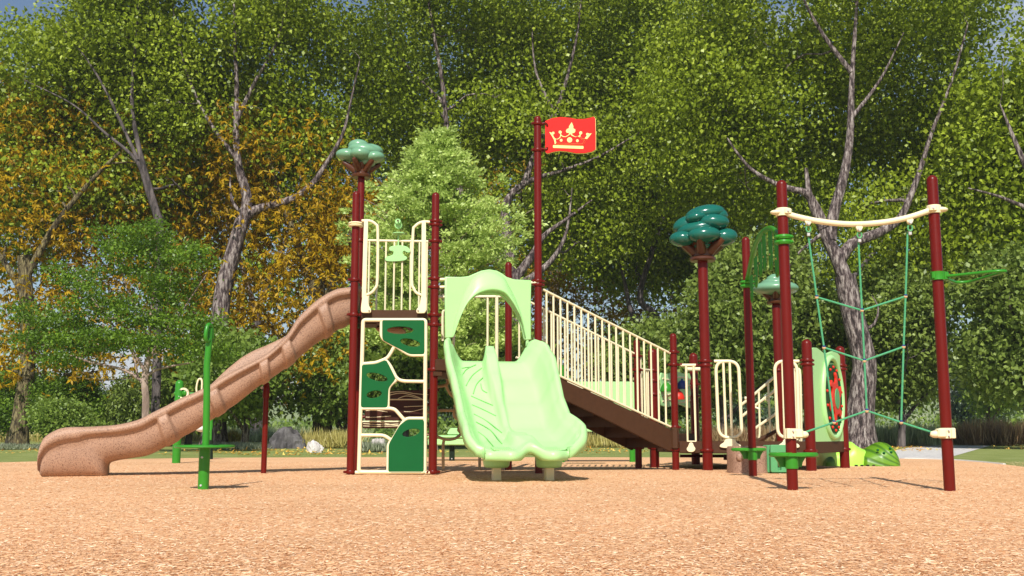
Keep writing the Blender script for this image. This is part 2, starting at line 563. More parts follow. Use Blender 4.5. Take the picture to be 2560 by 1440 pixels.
M_MULCH = mulch()
M_CHIP = leaf_mat('rubber_chip', [(.42, .21, .095), (.71, .405, .21), (.80, .495, .275), (.94, .74, .52)], .0, .8, .2)
M_LAWN = lawn_mat('lawn', [(.17, .21, .055), (.25, .29, .085), (.36, .38, .16)])
M_HILL = lawn_mat('hill_meadow', [(.12, .17, .07), (.20, .25, .11), (.34, .36, .20)], (.05, .9))
M_PATH = lawn_mat('concrete_path', [(.58, .55, .53), (.66, .63, .60), (.72, .69, .66)], (2, 60))
M_KERB = paint('white_concrete_edge', (.62, .60, .55), .8, .1, 8)
M_ROCKD = bark_mat('dark_rock', (.03, .027, .028), (.075, .068, .07), (.16, .15, .15), 2.2)
M_ROCKW = bark_mat('pale_rock', (.38, .34, .31), (.56, .52, .49), (.72, .68, .65), 5)
M_FLEAF = leaf_mat('fallen_leaf', [(.55, .22, .03), (.75, .38, .05), (.80, .55, .12), (.5, .4, .08)], .1, .7)
M_GRY = leaf_mat('dry_yellow_grass', [(.30, .26, .07), (.48, .42, .13), (.62, .55, .22)], .3)
M_GRP = leaf_mat('pale_grass', [(.22, .28, .12), (.42, .48, .26), (.60, .64, .40)], .3)
M_GRB = leaf_mat('brown_grass', [(.20, .12, .06), (.34, .22, .11), (.46, .33, .18)], .3)
M_GRS = leaf_mat('silver_grass', [(.16, .19, .11), (.26, .30, .18), (.40, .43, .30)], .3)

# ------------------------------------------------------------------ ground
def sheet(name, pts, z, mat, kind='structure'):
    mb = MB(); mb.add([(p[0], p[1], z) for p in pts], [tuple(range(len(pts)))])
    o = mb.build(name, mat, None, smooth=False)
    return tag(o, kind=kind)

sheet('lawn', [(-480, -30), (480, -30), (480, 640), (-480, 640)], -0.010, M_LAWN)
edge_px = [(-900, 1195), (-500, 1170), (0, 1156), (250, 1149), (520, 1144.5), (900, 1143), (1500, 1143), (2000, 1145), (2230, 1146), (2360, 1149), (2450, 1155), (2560, 1167), (2750, 1192), (3100, 1240)]
edge = [hz(x, y, 0.0) for x, y in edge_px]
edge_s = spline([e[:2] for e in edge], 5)
sheet('mulch_ground', [(edge_s[0][0] - 1, -6)] + [tuple(p) for p in edge_s] + [(edge_s[-1][0] + 1, -6)], 0.0, M_MULCH)
sheet('path', [hz(x, y, -0.005)[:2] for x, y in [(2100, 1150), (2345, 1150), (2385, 1140), (2430, 1127), (2475, 1114), (2300, 1113), (2232, 1127), (2170, 1138)]], -0.005, M_PATH)
mb = MB()
ks = [p for p in edge_s if p[0] > 7.2]
mb.tube([(p[0], p[1], -0.01) for p in ks], 0.03, 6)
o = mb.build('kerb_edging', M_KERB); tag(o, 'thin white concrete edging strip between the mulch and the lawn at right', 'edging')

rg = np.random.default_rng(3)
def chips():
    N = 270000
    Y = 2.9 + 17.2 * rg.random(N) ** 1.9
    Y = np.where(Y < 17.0, Y, 2.9 + 9.0 * rg.random(N))
    X = (rg.random(N) * 2 - 1) * (Y * .52 + .3)
    Lg = .004 + .015 * rg.random(N) ** 2.0; Wd = .0014 + .0019 * rg.random(N)
    a = rg.random(N) * 2 * np.pi
    tl = (rg.random(N) - .5) * .30; rl = (rg.random(N) - .5) * .9
    d = np.stack([np.cos(a) * np.cos(tl), np.sin(a) * np.cos(tl), np.sin(tl)], 1)
    s = np.stack([-np.sin(a) * np.cos(rl), np.cos(a) * np.cos(rl), np.sin(rl)], 1)
    c = np.stack([X, Y, .002 + np.abs(np.sin(tl)) * Lg + .0025 * rg.random(N)], 1)
    d *= Lg[:, None]; s *= Wd[:, None]
    b = .25 * s * 0
    V = np.stack([c - d - s * .4, c - d * .2 - s, c + d - s * .3, c + d + s * .4, c + d * .1 + s, c - d + s * .3], 1).reshape(-1, 3)
    F = np.arange(N * 6).reshape(N, 6)
    o = mesh_np('mulch_chips', V, F, 6, M_CHIP, None, False, rg.random(N))
    tag(o, kind='stuff', label='loose shredded tan rubber chips on the play surface', cat='mulch')
chips()

# ------------------------------------------------------------------ hills
def hill(name, cx, cy, rx, ry, h, mat):
    n = 40; V = []; F = []
    for j in range(n + 1):
        for i in range(n + 1):
            x = (i / n * 2 - 1); y = (j / n * 2 - 1)
            r = math.hypot(x, y)
            z = h * max(0, math.cos(min(r, 1) * math.pi / 2)) ** 1.3 * (1 + .15 * math.sin(x * 7 + cx) * math.cos(y * 5)) - .3
            V.append((cx + x * rx, cy + y * ry, z))
    for j in range(n):
        for i in range(n):
            a = j * (n + 1) + i
            F.append((a, a + 1, a + n + 2, a + n + 1))
    mb = MB(); mb.add(V, F); o = mb.build(name, mat); tag(o, kind='structure')
hill('hills', -45, 330, 150, 160, 10, M_HILL)
hill('hills', -170, 380, 160, 180, 15, M_HILL)
hill('hills', 150, 420, 190, 180, 17, M_HILL)
hill('hills', 0, 300, 260, 90, 6, M_HILL)

# ------------------------------------------------------------------ posts and shared play parts
A = pos(876, 224); B = pos(1082, 224); C = pos(1347, 217); D = pos(1690, 198)
E = pos(1271, 199); F_ = pos(1597, 189); G = pos(1637, 184); H = pos(1740, 168)
I = pos(1770, 200); K = pos(2029, 203); LL = pos(2113, 187); MM = pos(1955, 172)
AR = pos(888, 206); BR = pos(1080, 205)
J = pos(1883, 231); N_ = pos(1982, 308); O_ = pos(2375, 313)
R35, R5 = 0.0445, 0.0635

def post(p, r, top, parent, clamps=(), name='post', mat=None, cmat=None, tabs=(1, -1)):
    mat = mat or M_RED
    mb = MB()
    prof = [(r, -0.15), (r, top - r)] + [(r * math.cos(a), top - r + r * math.sin(a)) for a in (.3, .6, .9, 1.2, 1.45)]
    mb.lathe((p[0], p[1], 0), prof, 28)
    o = mb.build(name, mat, parent)
    for z in clamps:
        clamp(p, r, z, o, cmat or mat)
    return o

def clamp(p, r, z, parent, mat, h=.035, ang=None):
    mb = MB()
    mb.lathe((p[0], p[1], z), [(r + .001, -h / 2), (r + .010, -h / 2), (r + .014, -h / 4), (r + .014, h / 4), (r + .010, h / 2), (r + .001, h / 2)], 28, caps=False)
    for k in range(2):
        a = R(25) + math.pi * k if ang is None else ang + math.pi * k
        mb.box((p[0] + math.cos(a) * (r + .018), p[1] + math.sin(a) * (r + .018), z), (.035, .05, h * .8), a, .006)
        c = (p[0] + math.cos(a) * (r + .022), p[1] + math.sin(a) * (r + .022), z)
        mb.lathe((c[0], c[1] - .03, c[2]), [(.009, 0), (.009, .06)], 8, 'y')
    return mb.build('clamp', mat, parent)

PS = thing('play_structure', ((A[0] + LL[0]) / 2, 12.6, 0), 'large maroon post play structure with two slides, stairs and a red crown flag', 'play structure')

def cz(p, ys): return [zat(p, y) for y in ys]

pA = post(A, R35, zat(A, 478), PS, cz(A, (700, 787)) + [.03])
pB = post(B, R35, zat(B, 481), PS, cz(B, (553, 562, 603, 697, 718, 787, 812, 924)) + [.03])
pC = post(C, R35, zat(C, 290), PS, cz(C, (310, 376, 703, 712)))
pD = post(D, R35, zat(D, 833), PS, cz(D, (880, 912, 1068, 1124)))
pE = post(E, R35, zat(E, 655), PS, cz(E, (700, 925)))
pF = post(F_, R35, zat(F_, 849), PS, cz(F_, (890, 925, 1120)))
pG = post(G, R5, zat(G, 871), PS, cz(G, (927, 952, 986, 1120)))
pH = post(H, R5, zat(H, 882), PS, cz(H, (961, 990)))
pI = post(I, R5, zat(I, 640), PS, cz(I, (903, 914, 1126)))
pK = post(K, R5, zat(K, 848), PS, cz(K, (901, 911, 1127)))
pL = post(LL, R5, zat(LL, 865), PS, cz(LL, (914, 923, 1123)))
pM = post(MM, R5, zat(MM, 755), PS, cz(MM, (926, 1110)))
pAR = post(AR, R35, zat(AR, 440), PS, cz(AR, (602, 720)))
pBR = post(BR, R35, zat(BR, 610), PS, cz(BR, (620, 790, 975, 1012)))

# cream double clamp on the front-left tower post
mb = MB()
zc_ = zat(A, 562)
mb.lathe((A[0], A[1], zc_), [(R35 + .002, -.025), (R35 + .035, -.025), (R35 + .045, -.012), (R35 + .030, 0), (R35 + .045, .012), (R35 + .035, .025), (R35 + .002, .025)], 28, caps=False)
mb.build('clamp', M_CREAM, pA)

def topper(post_obj, p, px, cy, wpx, leaf, lobes, ytop, ybase):
    """brown flared cup with limbs and a crown of smooth lobes; lobes: (du, dy_px, dz, ru, rz) in pixels around px"""
    s = F_PX / ((p[1] * .99 - .063) + (zat(p, cy) - CAM_H) * math.sin(PITCH))
    z0 = zat(p, ybase)
    k = wpx / s / 2
    px0 = p[0]
    cr = MB()
    for (u, v, wz, ru, rd, rz, rot) in lobes:
        Mx = Matrix.Rotation(R(rot), 3, 'Y')
        cr.ell((px0 + u * k, p[1] + v * k, z0 + wz * k), (ru * k, rd * k, rz * k), Mx, 28, 16)
    crown = cr.build('crown', leaf, post_obj)
    b = MB()
    b.lathe((px0, p[1], z0), [(.36 * k, -.02), (.40 * k, .0), (.40 * k, .06 * k), (.33 * k, .10 * k), (.33 * k, .32 * k), (.42 * k, .5 * k), (.2 * k, .56 * k)], 24)
    for j in range(6):
        a = 2 * math.pi * j / 6 + .25
        q = []
        for t in (0, .3, .6, .85, 1):
            rr = (.26 + .50 * t) * k
            q.append((px0 + math.cos(a) * rr, p[1] + math.sin(a) * rr, z0 + (.22 + .34 * t ** .9) * k))
        b.tube(q, [.15 * k, .14 * k, .12 * k, .10 * k, .07 * k], 10)
    b.build('branch_base', M_BARKP, post_obj)

LB1 = [(-.55, -.1, .85, .48, .45, .26, 6), (0.02, -.45, .82, .42, .4, .26, 4), (.55, -.25, .72, .42, .42, .24, -4), (.1, 0, 1.05, .68, .55, .30, 8), (-.15, .1, 1.3, .42, .38, .26, 0), (.35, .15, 1.12, .5, .45, .26, 6), (.1, .5, .85, .6, .45, .28, 0), (.25, -.1, .55, .35, .35, .2, 0)]
LB2 = [(-.62, -.15, .62, .40, .4, .24, 0), (-.03, -.5, .68, .50, .42, .25, -3), (.62, -.2, .66, .42, .4, .27, -8), (.0, 0, .95, .78, .6, .30, -8), (.3, -.3, 1.1, .48, .4, .25, 0), (-.22, -.25, 1.25, .32, .35, .18, -10), (.12, .05, 1.42, .62, .5, .28, -10), (.45, .1, 1.38, .38, .4, .26, 0), (-.42, .1, 1.1, .46, .4, .28, -18), (.1, .5, .7, .7, .45, .26, 0), (0, -.1, .42, .32, .3, .18, 0)]
LB3 = [(0, 0, .62, .98, .9, .34, 0), (0, 0, .86, .62, .6, .22, 0), (-.05, 0, 1.02, .34, .34, .2, 0), (-.05, 0, 1.12, .22, .22, .14, 0)]
topper(pAR, AR, 902, 400, 124, M_TOPL, LB1, 355, 441)
topper(pI, I, 1752, 580, 165, M_TOPD, LB2, 513, 650)
topper(pM, MM, 1943, 715, 116, M_TOPL, LB3, 680, 757)

# ------------------------------------------------------------------ decks
mb = MB()
def deck(name, poly, z, th, mat, parent, lip=.10):
    mb = MB()
    n = len(poly)
    V = [(p[0], p[1], z) for p in poly] + [(p[0], p[1], z - th) for p in poly]
    F = [tuple(range(n)), tuple(range(2 * n - 1, n - 1, -1))] + [(i, n + i, n + (i + 1) % n, (i + 1) % n) for i in range(n)]
    mb.add(V, F)
    return mb.build(name, mat, parent, smooth=False)
zT = zat(A, 775)
def off(p, q, d):
    v = np.array(q) - np.array(p); v = v / np.linalg.norm(v)
    return tuple(np.array(p) + v * d)
deck('deck', [off(A, B, .09), off(B, A, .09), off(BR, AR, .07), off(AR, BR, .07)], zT, .10, M_BROWN, PS)
mb = MB()
for t in (.3, .62):
    a = np.array(A) * (1 - t) + np.array(B) * t
    mb.box((a[0], a[1] + .45, zT - .13), (.04, .8, .05))
mb.box(((A[0] + B[0]) / 2, A[1] + .12, zT - .125), (1.02, .05, .045))
mb.build('deck_beam', M_BROWN, PS, smooth=False)
zS = zat(C, 912)
deck('deck', [off(B, C, .02), off(C, B, .06), off(E, C, .06), (-1.0, E[1] + .05), BR], zS, .11, M_BROWN, PS)
mb = MB()
pq = PL(B, C, .03)
c0 = pq.world(.07, zS - .03); mb.box(c0, (.14, .08, .13), math.atan2(pq.u[1], pq.u[0]), .006)
c0 = pq.world(.03, zS - .13); mb.box(c0, (.10, .07, .05), math.atan2(pq.u[1], pq.u[0]), .004)
mb.build('deck_bracket', M_BROWN, PS, smooth=False)
zD = zat(I, 1106)
hexp = [I, K, LL, MM, H, G]
hc = np.mean(np.array(hexp), 0)
deck('deck', [tuple(hc + (np.array(p) - hc) * .985) for p in hexp], zD, .11, M_BROWN, PS)
mb = MB()
for a, b in ((I, K), (K, LL), (G, I), (D, I)):
    pl = PL(a, b, .0); c0 = pl.world(pl.len / 2, zD - .06)
    mb.box(c0, (pl.len - .10, .035, .15), math.atan2(pl.u[1], pl.u[0]), .008)
pl = PL(G, H, 0); c0 = pl.world(pl.len / 2, zD + .05); mb.box(c0, (pl.len - .1, .04, .12), math.atan2(pl.u[1], pl.u[0]), .01)
mb.build('deck_skirt', M_BROWN, PS)
# maroon cross braces low behind the hex deck
mb = MB()
mb.tube([atY(1700, 1140, 15.3), atY(1960, 1140, 15.3)], .022, 10)
mb.tube([atY(1815, 1136, 15.0), atY(1815, 1150, 15.0)], .035, 10)
mb.build('brace', M_RED, PS)

# ------------------------------------------------------------------ sandstone slide (left)
def sandstone_slide():
    near = PL((-1.80, 11.95), (-5.0, 11.12))
    ac = np.array([-near.n[0], -near.n[1], 0.0])     # across, away from the camera
    Wd = .62
    st = [((905, 716), (893, 795), 0, 0), ((870, 719), (868, 812), 0, 0), ((838, 725), (850, 818), 0, .0), ((799, 747), (830, 832), 0, 0), ((768, 773), (800, 850), 0, 0), ((742, 800), (776, 868), .0, 0),
          ((722, 832), (748, 892), .03, 0), ((696, 860), (712, 920), .13, 0), ((668, 884), (676, 945), .20, 0), ((634, 903), (652, 960), .23, 0), ((600, 920), (628, 978), .21, 0),
          ((560, 941), (590, 1008), .13, 0), ((525, 963), (552, 1032), .05, 0), ((487, 982), (522, 1052), .0, 0), ((449, 998), (488, 1074), 0, 0), ((415, 1016), (452, 1093), 0, 0), ((382, 1032), (408, 1118), 0, 0),
          ((344, 1051), (366, 1139), 0, 0), ((293, 1063), (322, 1147), 0, 0), ((245, 1067), (285, 1153), 0, 0), ((205, 1069), (264, 1163), 0, 0), ((175, 1070), (260, 1184), 0, 0), ((150, 1074), (228, 1189), 0, 0),
          ((126, 1084), (185, 1191), 0, 0), ((108, 1098), (150, 1192), 0, 0), ((98, 1118), (125, 1192), 0, 0), ((93, 1145), (110, 1192), 0, 0), ((94, 1172), (104, 1192), 0, 0)]
    tops = [near.hit(*a) for a, b, _, _ in st]
    bots = [near.hit(*b) for a, b, _, _ in st]
    for b in bots:
        if b[2] < .06: b[2] = -.02
    fr = [c for *_, c, _ in st]
    sub = 14
    T = spline(tops, sub); Bt = spline(bots, sub); Fr = spline([[c * .74] for c in fr], sub)
    n = len(T)
    bands = [3.0, 6.5, 8.35, 12.0, 15.5]
    # cross-section (a across 0..1, d down 0..1, groove weight)
    prof = [(.07, -.02, 0), (.02, .0, 0), (-.035, .05, 0), (-.05, .12, 0), (-.035, .19, 0), (-.004, .235, .5), (.0, .27, 1), (.0, .40, 1), (.0, .55, 1), (.025, .70, 1), (.07, .83, 1), (.15, .93, .7), (.28, .985, .4), (.42, 1.0, .3), (.58, 1.0, .3), (.72, .985, .4),
            (.85, .93, .7), (.93, .83, 1), (.975, .70, 1), (1.0, .55, 1), (1.0, .30, 1), (1.035, .19, 0), (1.05, .12, 0), (1.035, .05, 0), (.98, 0, 0), (.93, -.02, 0),
            (.89, .04, 0), (.87, .2, 0), (.85, .4, 0), (.78, .56, 0), (.64, .66, 0), (.5, .68, 0), (.36, .66, 0), (.22, .56, 0), (.15, .4, 0), (.13, .2, 0), (.11, .04, 0)]
    m = len(prof); V = []; F = []
    for i in range(n):
        s = i / sub
        bw = max([1 / (1 + math.exp(min(-(0.36 - abs(s - b)) / .03, 60))) for b in bands])
        foot = min(max((s - 18.5) / 2.0, 0), 1)
        for (a, d, g) in prof:
            base = T[i] * (1 - d) + Bt[i] * d
            far = 1.0
            push = 0.0
            if g > 0:
                push = (-.040 * bw + .026 * (1 - bw)) * g * (1 if a < .5 else -1)
                if .2 < a < .8: push = 0
            aa = a
            if foot > 0 and d > .65: aa = a + (0 - a) * 0 
            q = base + ac * (aa * Wd + push)
            if a > .5: q = q + np.array([0, 0, Fr[i][0] * (1 - d) * (a - .5) * 2])
            if g > 0 and d > .9: q = q + np.array([0, 0, -.02 * bw])
            V.append(q)
    for i in range(n - 1):
        for k in range(m):
            k2 = (k + 1) % m
            F.append((i * m + k, i * m + k2, (i + 1) * m + k2, (i + 1) * m + k))
    F.append(tuple(range(m))); F.append(tuple(range((n - 1) * m, n * m))[::-1])
    mb = MB(); mb.add(V, F)
    sd_ = mb.build('slide', M_SLIDE, PS, sharp=75)
    sd_['label'] = 'speckled sandstone coloured wave slide running down to the left'
    # support leg
    p = pos(651, 219)
    top = zat(p, 955)
    mb = MB(); mb.lathe((p[0], p[1] + .15, 0), [(.032, -.1), (.032, top)], 18)
    mb.lathe((p[0], p[1] + .15, top - .18), [(.036, 0), (.040, .01), (.040, .14), (.034, .15)], 18)
    sp = mb.build('support_leg', M_RED, sd_)
    mb = MB(); mb.tube([(p[0] - .12, p[1] + .15, top + .0), (p[0] - .02, p[1] + .13, top + .05), (p[0] + .14, p[1] + .15, top + .13)], [.02, .045, .018], 10)
    mb.build('bracket', M_RED, sp)
    for dx, dz in ((-.005, -.0), (-.04, -.1)):
        mb = MB(); mb.lathe((p[0] + dx + .0, p[1] + .075, top + dz + .04), [(.012, 0), (.016, .015), (.016, .03)], 10, 'y')
        mb.build('bolt', M_STEEL, sp)
    # dark green entrance panel beside the slide top
    mb = MB()
    q = off(A, AR, .3)
    mb.box((q[0] + .0, q[1] + .1, zat(A, 750)), (.03, .35, .55), 0, .01)
    mb.build('entrance_panel', M_DKPLATE, PS)
    # inner side panel (tan, rising edge) seen between tower posts
    mb = MB(); mb.box((AR[0] + .42, AR[1] - .1, zT - .14), (.32, .5, .06), 0, .02); mb.build('slide_mount', M_SLIDE, PS)
sandstone_slide()

# ------------------------------------------------------------------ tower front: climber, handles, rear rail
pf = PL(A, B, .03)
def rodp(mb, pl, pts, r, n=10, off_=0.0, closed=False):
    mb.tube([pl.world(*pl.uv(*p), off_) for p in pts], r, n, closed)

def tower_climber():
    cl = MB()
    r = .020
    fr = [(908, 800), (1064, 800), (1062, 1180), (897, 1180)]
    rect = pxl(pf, fr)
    W = lambda pts: [pf.world(u, z) for u, z in pts]
    cl.tube(W(corner_round(rect, .03, 3)), r + .003, 10, True)
    for pts in ([(954, 797), (953, 838), (958, 848), (975, 858), (990, 866), (1020, 885), (1030, 888), (1062, 888)],
                [(985, 868), (975, 886), (968, 895), (960, 899), (940, 907), (903, 910)],
                [(963, 899), (975, 913), (990, 943), (998, 950), (1010, 953), (1060, 954)],
                [(991, 950), (977, 962), (971, 972), (970, 1020)],
                [(901, 1021), (978, 1021), (988, 1024), (997, 1034), (1011, 1050)],
                [(1062, 1046), (1020, 1046), (1012, 1050), (1003, 1062), (985, 1094), (971, 1110), (970, 1180)],
                [(901, 1088), (955, 1088), (965, 1091), (978, 1100)],
                [(858 + 30, 1181), (900, 1181)], [(1062, 1181), (1078, 1181)]):
        pts = corner_round([pf.uv(*p) for p in pts], .04, 3, False)
        cl.tube(W(pts), r, 10)
    c = cl.build('climber_frame', M_CREAM, PS)
    def pn(outer, holes):
        lo = [corner_round(pxl(pf, outer), .035, 4)] + [pxl(pf, oval(*h)) for h in holes]
        plate('climbing_panel', lo, pf, .02, M_PLATE, c, .012)
    pn([(956, 799), (1062, 799), (1062, 886), (1024, 886), (956, 850)], [(1001, 826, 33, 9, 0), (1026, 857, 25, 9, 12)])
    pn([(904, 912), (940, 911), (966, 899), (990, 948), (972, 970), (970, 1019), (902, 1019)], [(943, 943, 27, 9, 14), (936, 986, 19, 9, -10)])
    pn([(1018, 1049), (1061, 1049), (1060, 1182), (971, 1182), (972, 1110), (1000, 1062)], [(1028, 1082, 22, 9, -13)])
tower_climber()

def handles():
    """D-shaped hand rails with a flat foot on the tower opening"""
    for boards, loop, foot in (([(911, 553), (921, 553), (917, 745), (905, 745)], [(905, 553), (925, 553), (940, 562), (945, 580), (944, 700), (938, 722), (928, 733), (916, 738)], [(907, 740), (921, 740), (923, 765), (929, 774), (928, 783), (904, 783), (903, 772)]),
                               ([(1055, 556), (1065, 556), (1067, 745), (1053, 745)], [(1075, 556), (1055, 556), (1038, 567), (1033, 585), (1030, 700), (1035, 722), (1042, 733), (1054, 738)], [(1053, 740), (1067, 740), (1067, 772), (1064, 784), (1042, 784), (1041, 775), (1050, 765)])):
        mb = MB()
        q = [pf.uv(*p) for p in loop]
        pts = spline([pf.world(u, z, .02) for u, z in q], 4)
        mb.tube(pts, .017, 10)
        h = mb.build('hand_rail', M_CREAM, PS)
        plate('rail_post', [pxl(pf, boards)], pf, .035, M_CREAM, h, .02, .008)
        plate('rail_foot', [corner_round(pxl(pf, foot), .03, 3)], pf, .03, M_CREAM, h, .022, .006)
        fx, fy = (924, 778) if foot[0][0] < 1000 else (1046, 778)
        u, z = pf.uv(fx, fy)
        mb = MB(); mb.lathe(pf.world(u, z, .045), [(.006, -.005), (.008, 0)], 10, 'y'); mb.build('bolt', M_BLACK, h)
handles()

pr = PL(AR, BR, 0)
def rear_rail():
    mb = MB()
    a = pr.uv(905, 601); b = pr.uv(1083, 604)
    mb.tube([pr.world(.02, a[1]), pr.world(pr.len - .02, b[1])], .016, 10)
    rr = mb.build('rear_rail', M_CREAM, PS)
    mb = MB(); mb.tube([pr.world(.02, zT + .04), pr.world(pr.len - .02, zT + .04)], .014, 10); mb.build('lower_rail', M_CREAM, rr)
    for x in (922, 942, 964, 985, 1005, 1026, 1048, 1067):
        u, _ = pr.uv(x, 690)
        mb = MB(); mb.tube([pr.world(u, zT + .02), pr.world(u, b[1])], .0115, 8); mb.build('baluster', M_CREAM, rr)
    # pale green periscope toy
    s1 = [(972, 617), (1000, 614), (1016, 616), (1026, 624), (1026, 633), (1016, 632), (1011, 627), (1006, 632), (1010, 640), (1018, 643), (1018, 649), (1010, 653), (985, 655), (962, 654), (964, 643), (978, 640), (984, 636), (984, 628), (974, 629)]
    pt = plate('telescope_panel', [chaikin(pxl(pr, s1), 2)], pr, .03, M_LIME, PS, .02)
    mb = MB()
    P = lambda x, y, o=0.02: pr.world(*pr.uv(x, y), o)
    mb.tube([P(996, 582), P(996, 618)], .010, 8)
    mb.tube([P(996, 585), P(996, 589)], .04, 16)
    mb.lathe(P(997, 564, .0), [(.040, -.05), (.048, -.06), (.048, .02), (.040, .03)], 20, 'y')
    mb.lathe(P(996, 556, .04), [(.030, -.05), (.036, -.06), (.036, .06), (.026, .065)], 20, 'y')
    mb.lathe(P(997, 585), [(.075, -.008), (.082, 0), (.075, .008)], 24)
    t = mb.build('telescope', M_LIME, PS)
    t['label'] = 'pale green toy telescope above the rear tower rail'
    mb = MB(); mb.lathe(P(996, 557, .12), [(.012, -.02), (.012, .01)], 14, 'y'); mb.build('lens', M_BARKP, t)
rear_rail()

# brown log panel at the back of the tower
def log_panel():
    pl = PL((AR[0], AR[1] + .02), (BR[0], BR[1] + .02))
    mb = MB(); mb.tube([pl.world(-.02, pl.uv(900, 1042)[1]), pl.world(.1, pl.uv(920, 1042)[1])], .02); mb.build('brace', M_RED, PS)
    for outer in ([(958, 976), (1073, 975), (1073, 999), (958, 999)], [(913, 1000), (1060, 1000), (1060, 1051), (912, 1051)], [(906, 1055), (1072, 1054), (1072, 1071), (906, 1071)]):
        pb = plate('log_plank', [corner_round(pxl(pl, outer), .02, 2)], pl, .05, M_LOG, PS, 0.0, .008)
        y0, y1 = outer[0][1], outer[2][1]; x0, x1 = outer[0][0], outer[1][0]
        mb = MB()
        if y1 - y0 > 40:
            cur = [[(1010, 1017), (1058, 1015)], [(1010, 1029), (1030, 1029), (1058, 1022)], [(915, 1027), (940, 1026), (969, 1030)], [(915, 1043), (940, 1043), (978, 1040)], [(998, 1042), (1058, 1045)]]
        elif y0 < 1000:
            cur = [[(960, 984), (1000, 979), (1035, 984), (1071, 987)], [(962, 991), (1000, 983), (1030, 988), (1055, 997)], [(995, 997), (1015, 990), (1040, 994), (1053, 998)]]
        else:
            cur = [[(908, 1059), (960, 1062), (1000, 1060), (1070, 1063)], [(908, 1065), (950, 1066), (1000, 1065)], [(950, 1056), (990, 1063), (1040, 1062)]]
        for c in cur: mb.tube(spline([pl.world(*pl.uv(*p), .026) for p in c], 4), .0045, 5)
        mb.build('wood_grain_line', M_CREAM, pb)
    mb = MB(); mb.tube([pl.world(*pl.uv(905, 1054), .03), pl.world(*pl.uv(1005, 1054), .03)], .010, 6); mb.tube([pl.world(*pl.uv(958, 999), .03), pl.world(*pl.uv(1062, 999), .03)], .009, 6)
    mb.build('cream_strip', M_CREAM, PS)
log_panel()

# tan curved climber behind the double slide
def rear_climber():
    pl = PL((BR[0], BR[1] + .15), (E[0], E[1] + .75))
    mb = MB()
    for c in ([(1060, 978), (1085, 968), (1115, 962), (1119, 945), (1118, 925)], [(1115, 962), (1120, 975), (1133, 992), (1160, 1000)], [(1062, 1028), (1080, 1031), (1100, 1026), (1135, 1025), (1137, 1012)],
              [(1135, 1025), (1136, 1040), (1144, 1048), (1158, 1053)], [(1152, 1050), (1150, 1065), (1146, 1075), (1152, 1084), (1140, 1095), (1122, 1099), (1108, 1097), (1092, 1091), (1075, 1085), (1062, 1090)], [(1112, 1098), (1108, 1112), (1108, 1172)], [(1200, 1000), (1199, 1172)]):
        mb.tube(spline([pl.world(*pl.uv(*p)) for p in c], 4), .019, 8)
    mb.build('curved_climber', M_TAN, PS)
    plate('climbing_panel', [corner_round(pxl(pl, [(1142, 1000), (1200, 1000), (1200, 1042), (1143, 1042)]), .03, 3)], pl, .02, M_DKPLATE, PS)
rear_climber()

# ------------------------------------------------------------------ double slide
def lerp_tab(t, tab):
    for i in range(len(tab) - 1):
        if t <= tab[i + 1][0]:
            a, b = tab[i], tab[i + 1]
            k = (t - a[0]) / (b[0] - a[0])
            p0 = tab[max(i - 1, 0)][1]; p1, p2 = a[1], b[1]; p3 = tab[min(i + 2, len(tab) - 1)][1]
            return p1 + (p2 - p1) * (k * k * (3 - 2 * k) * .35 + k * .65)
    return tab[-1][1]

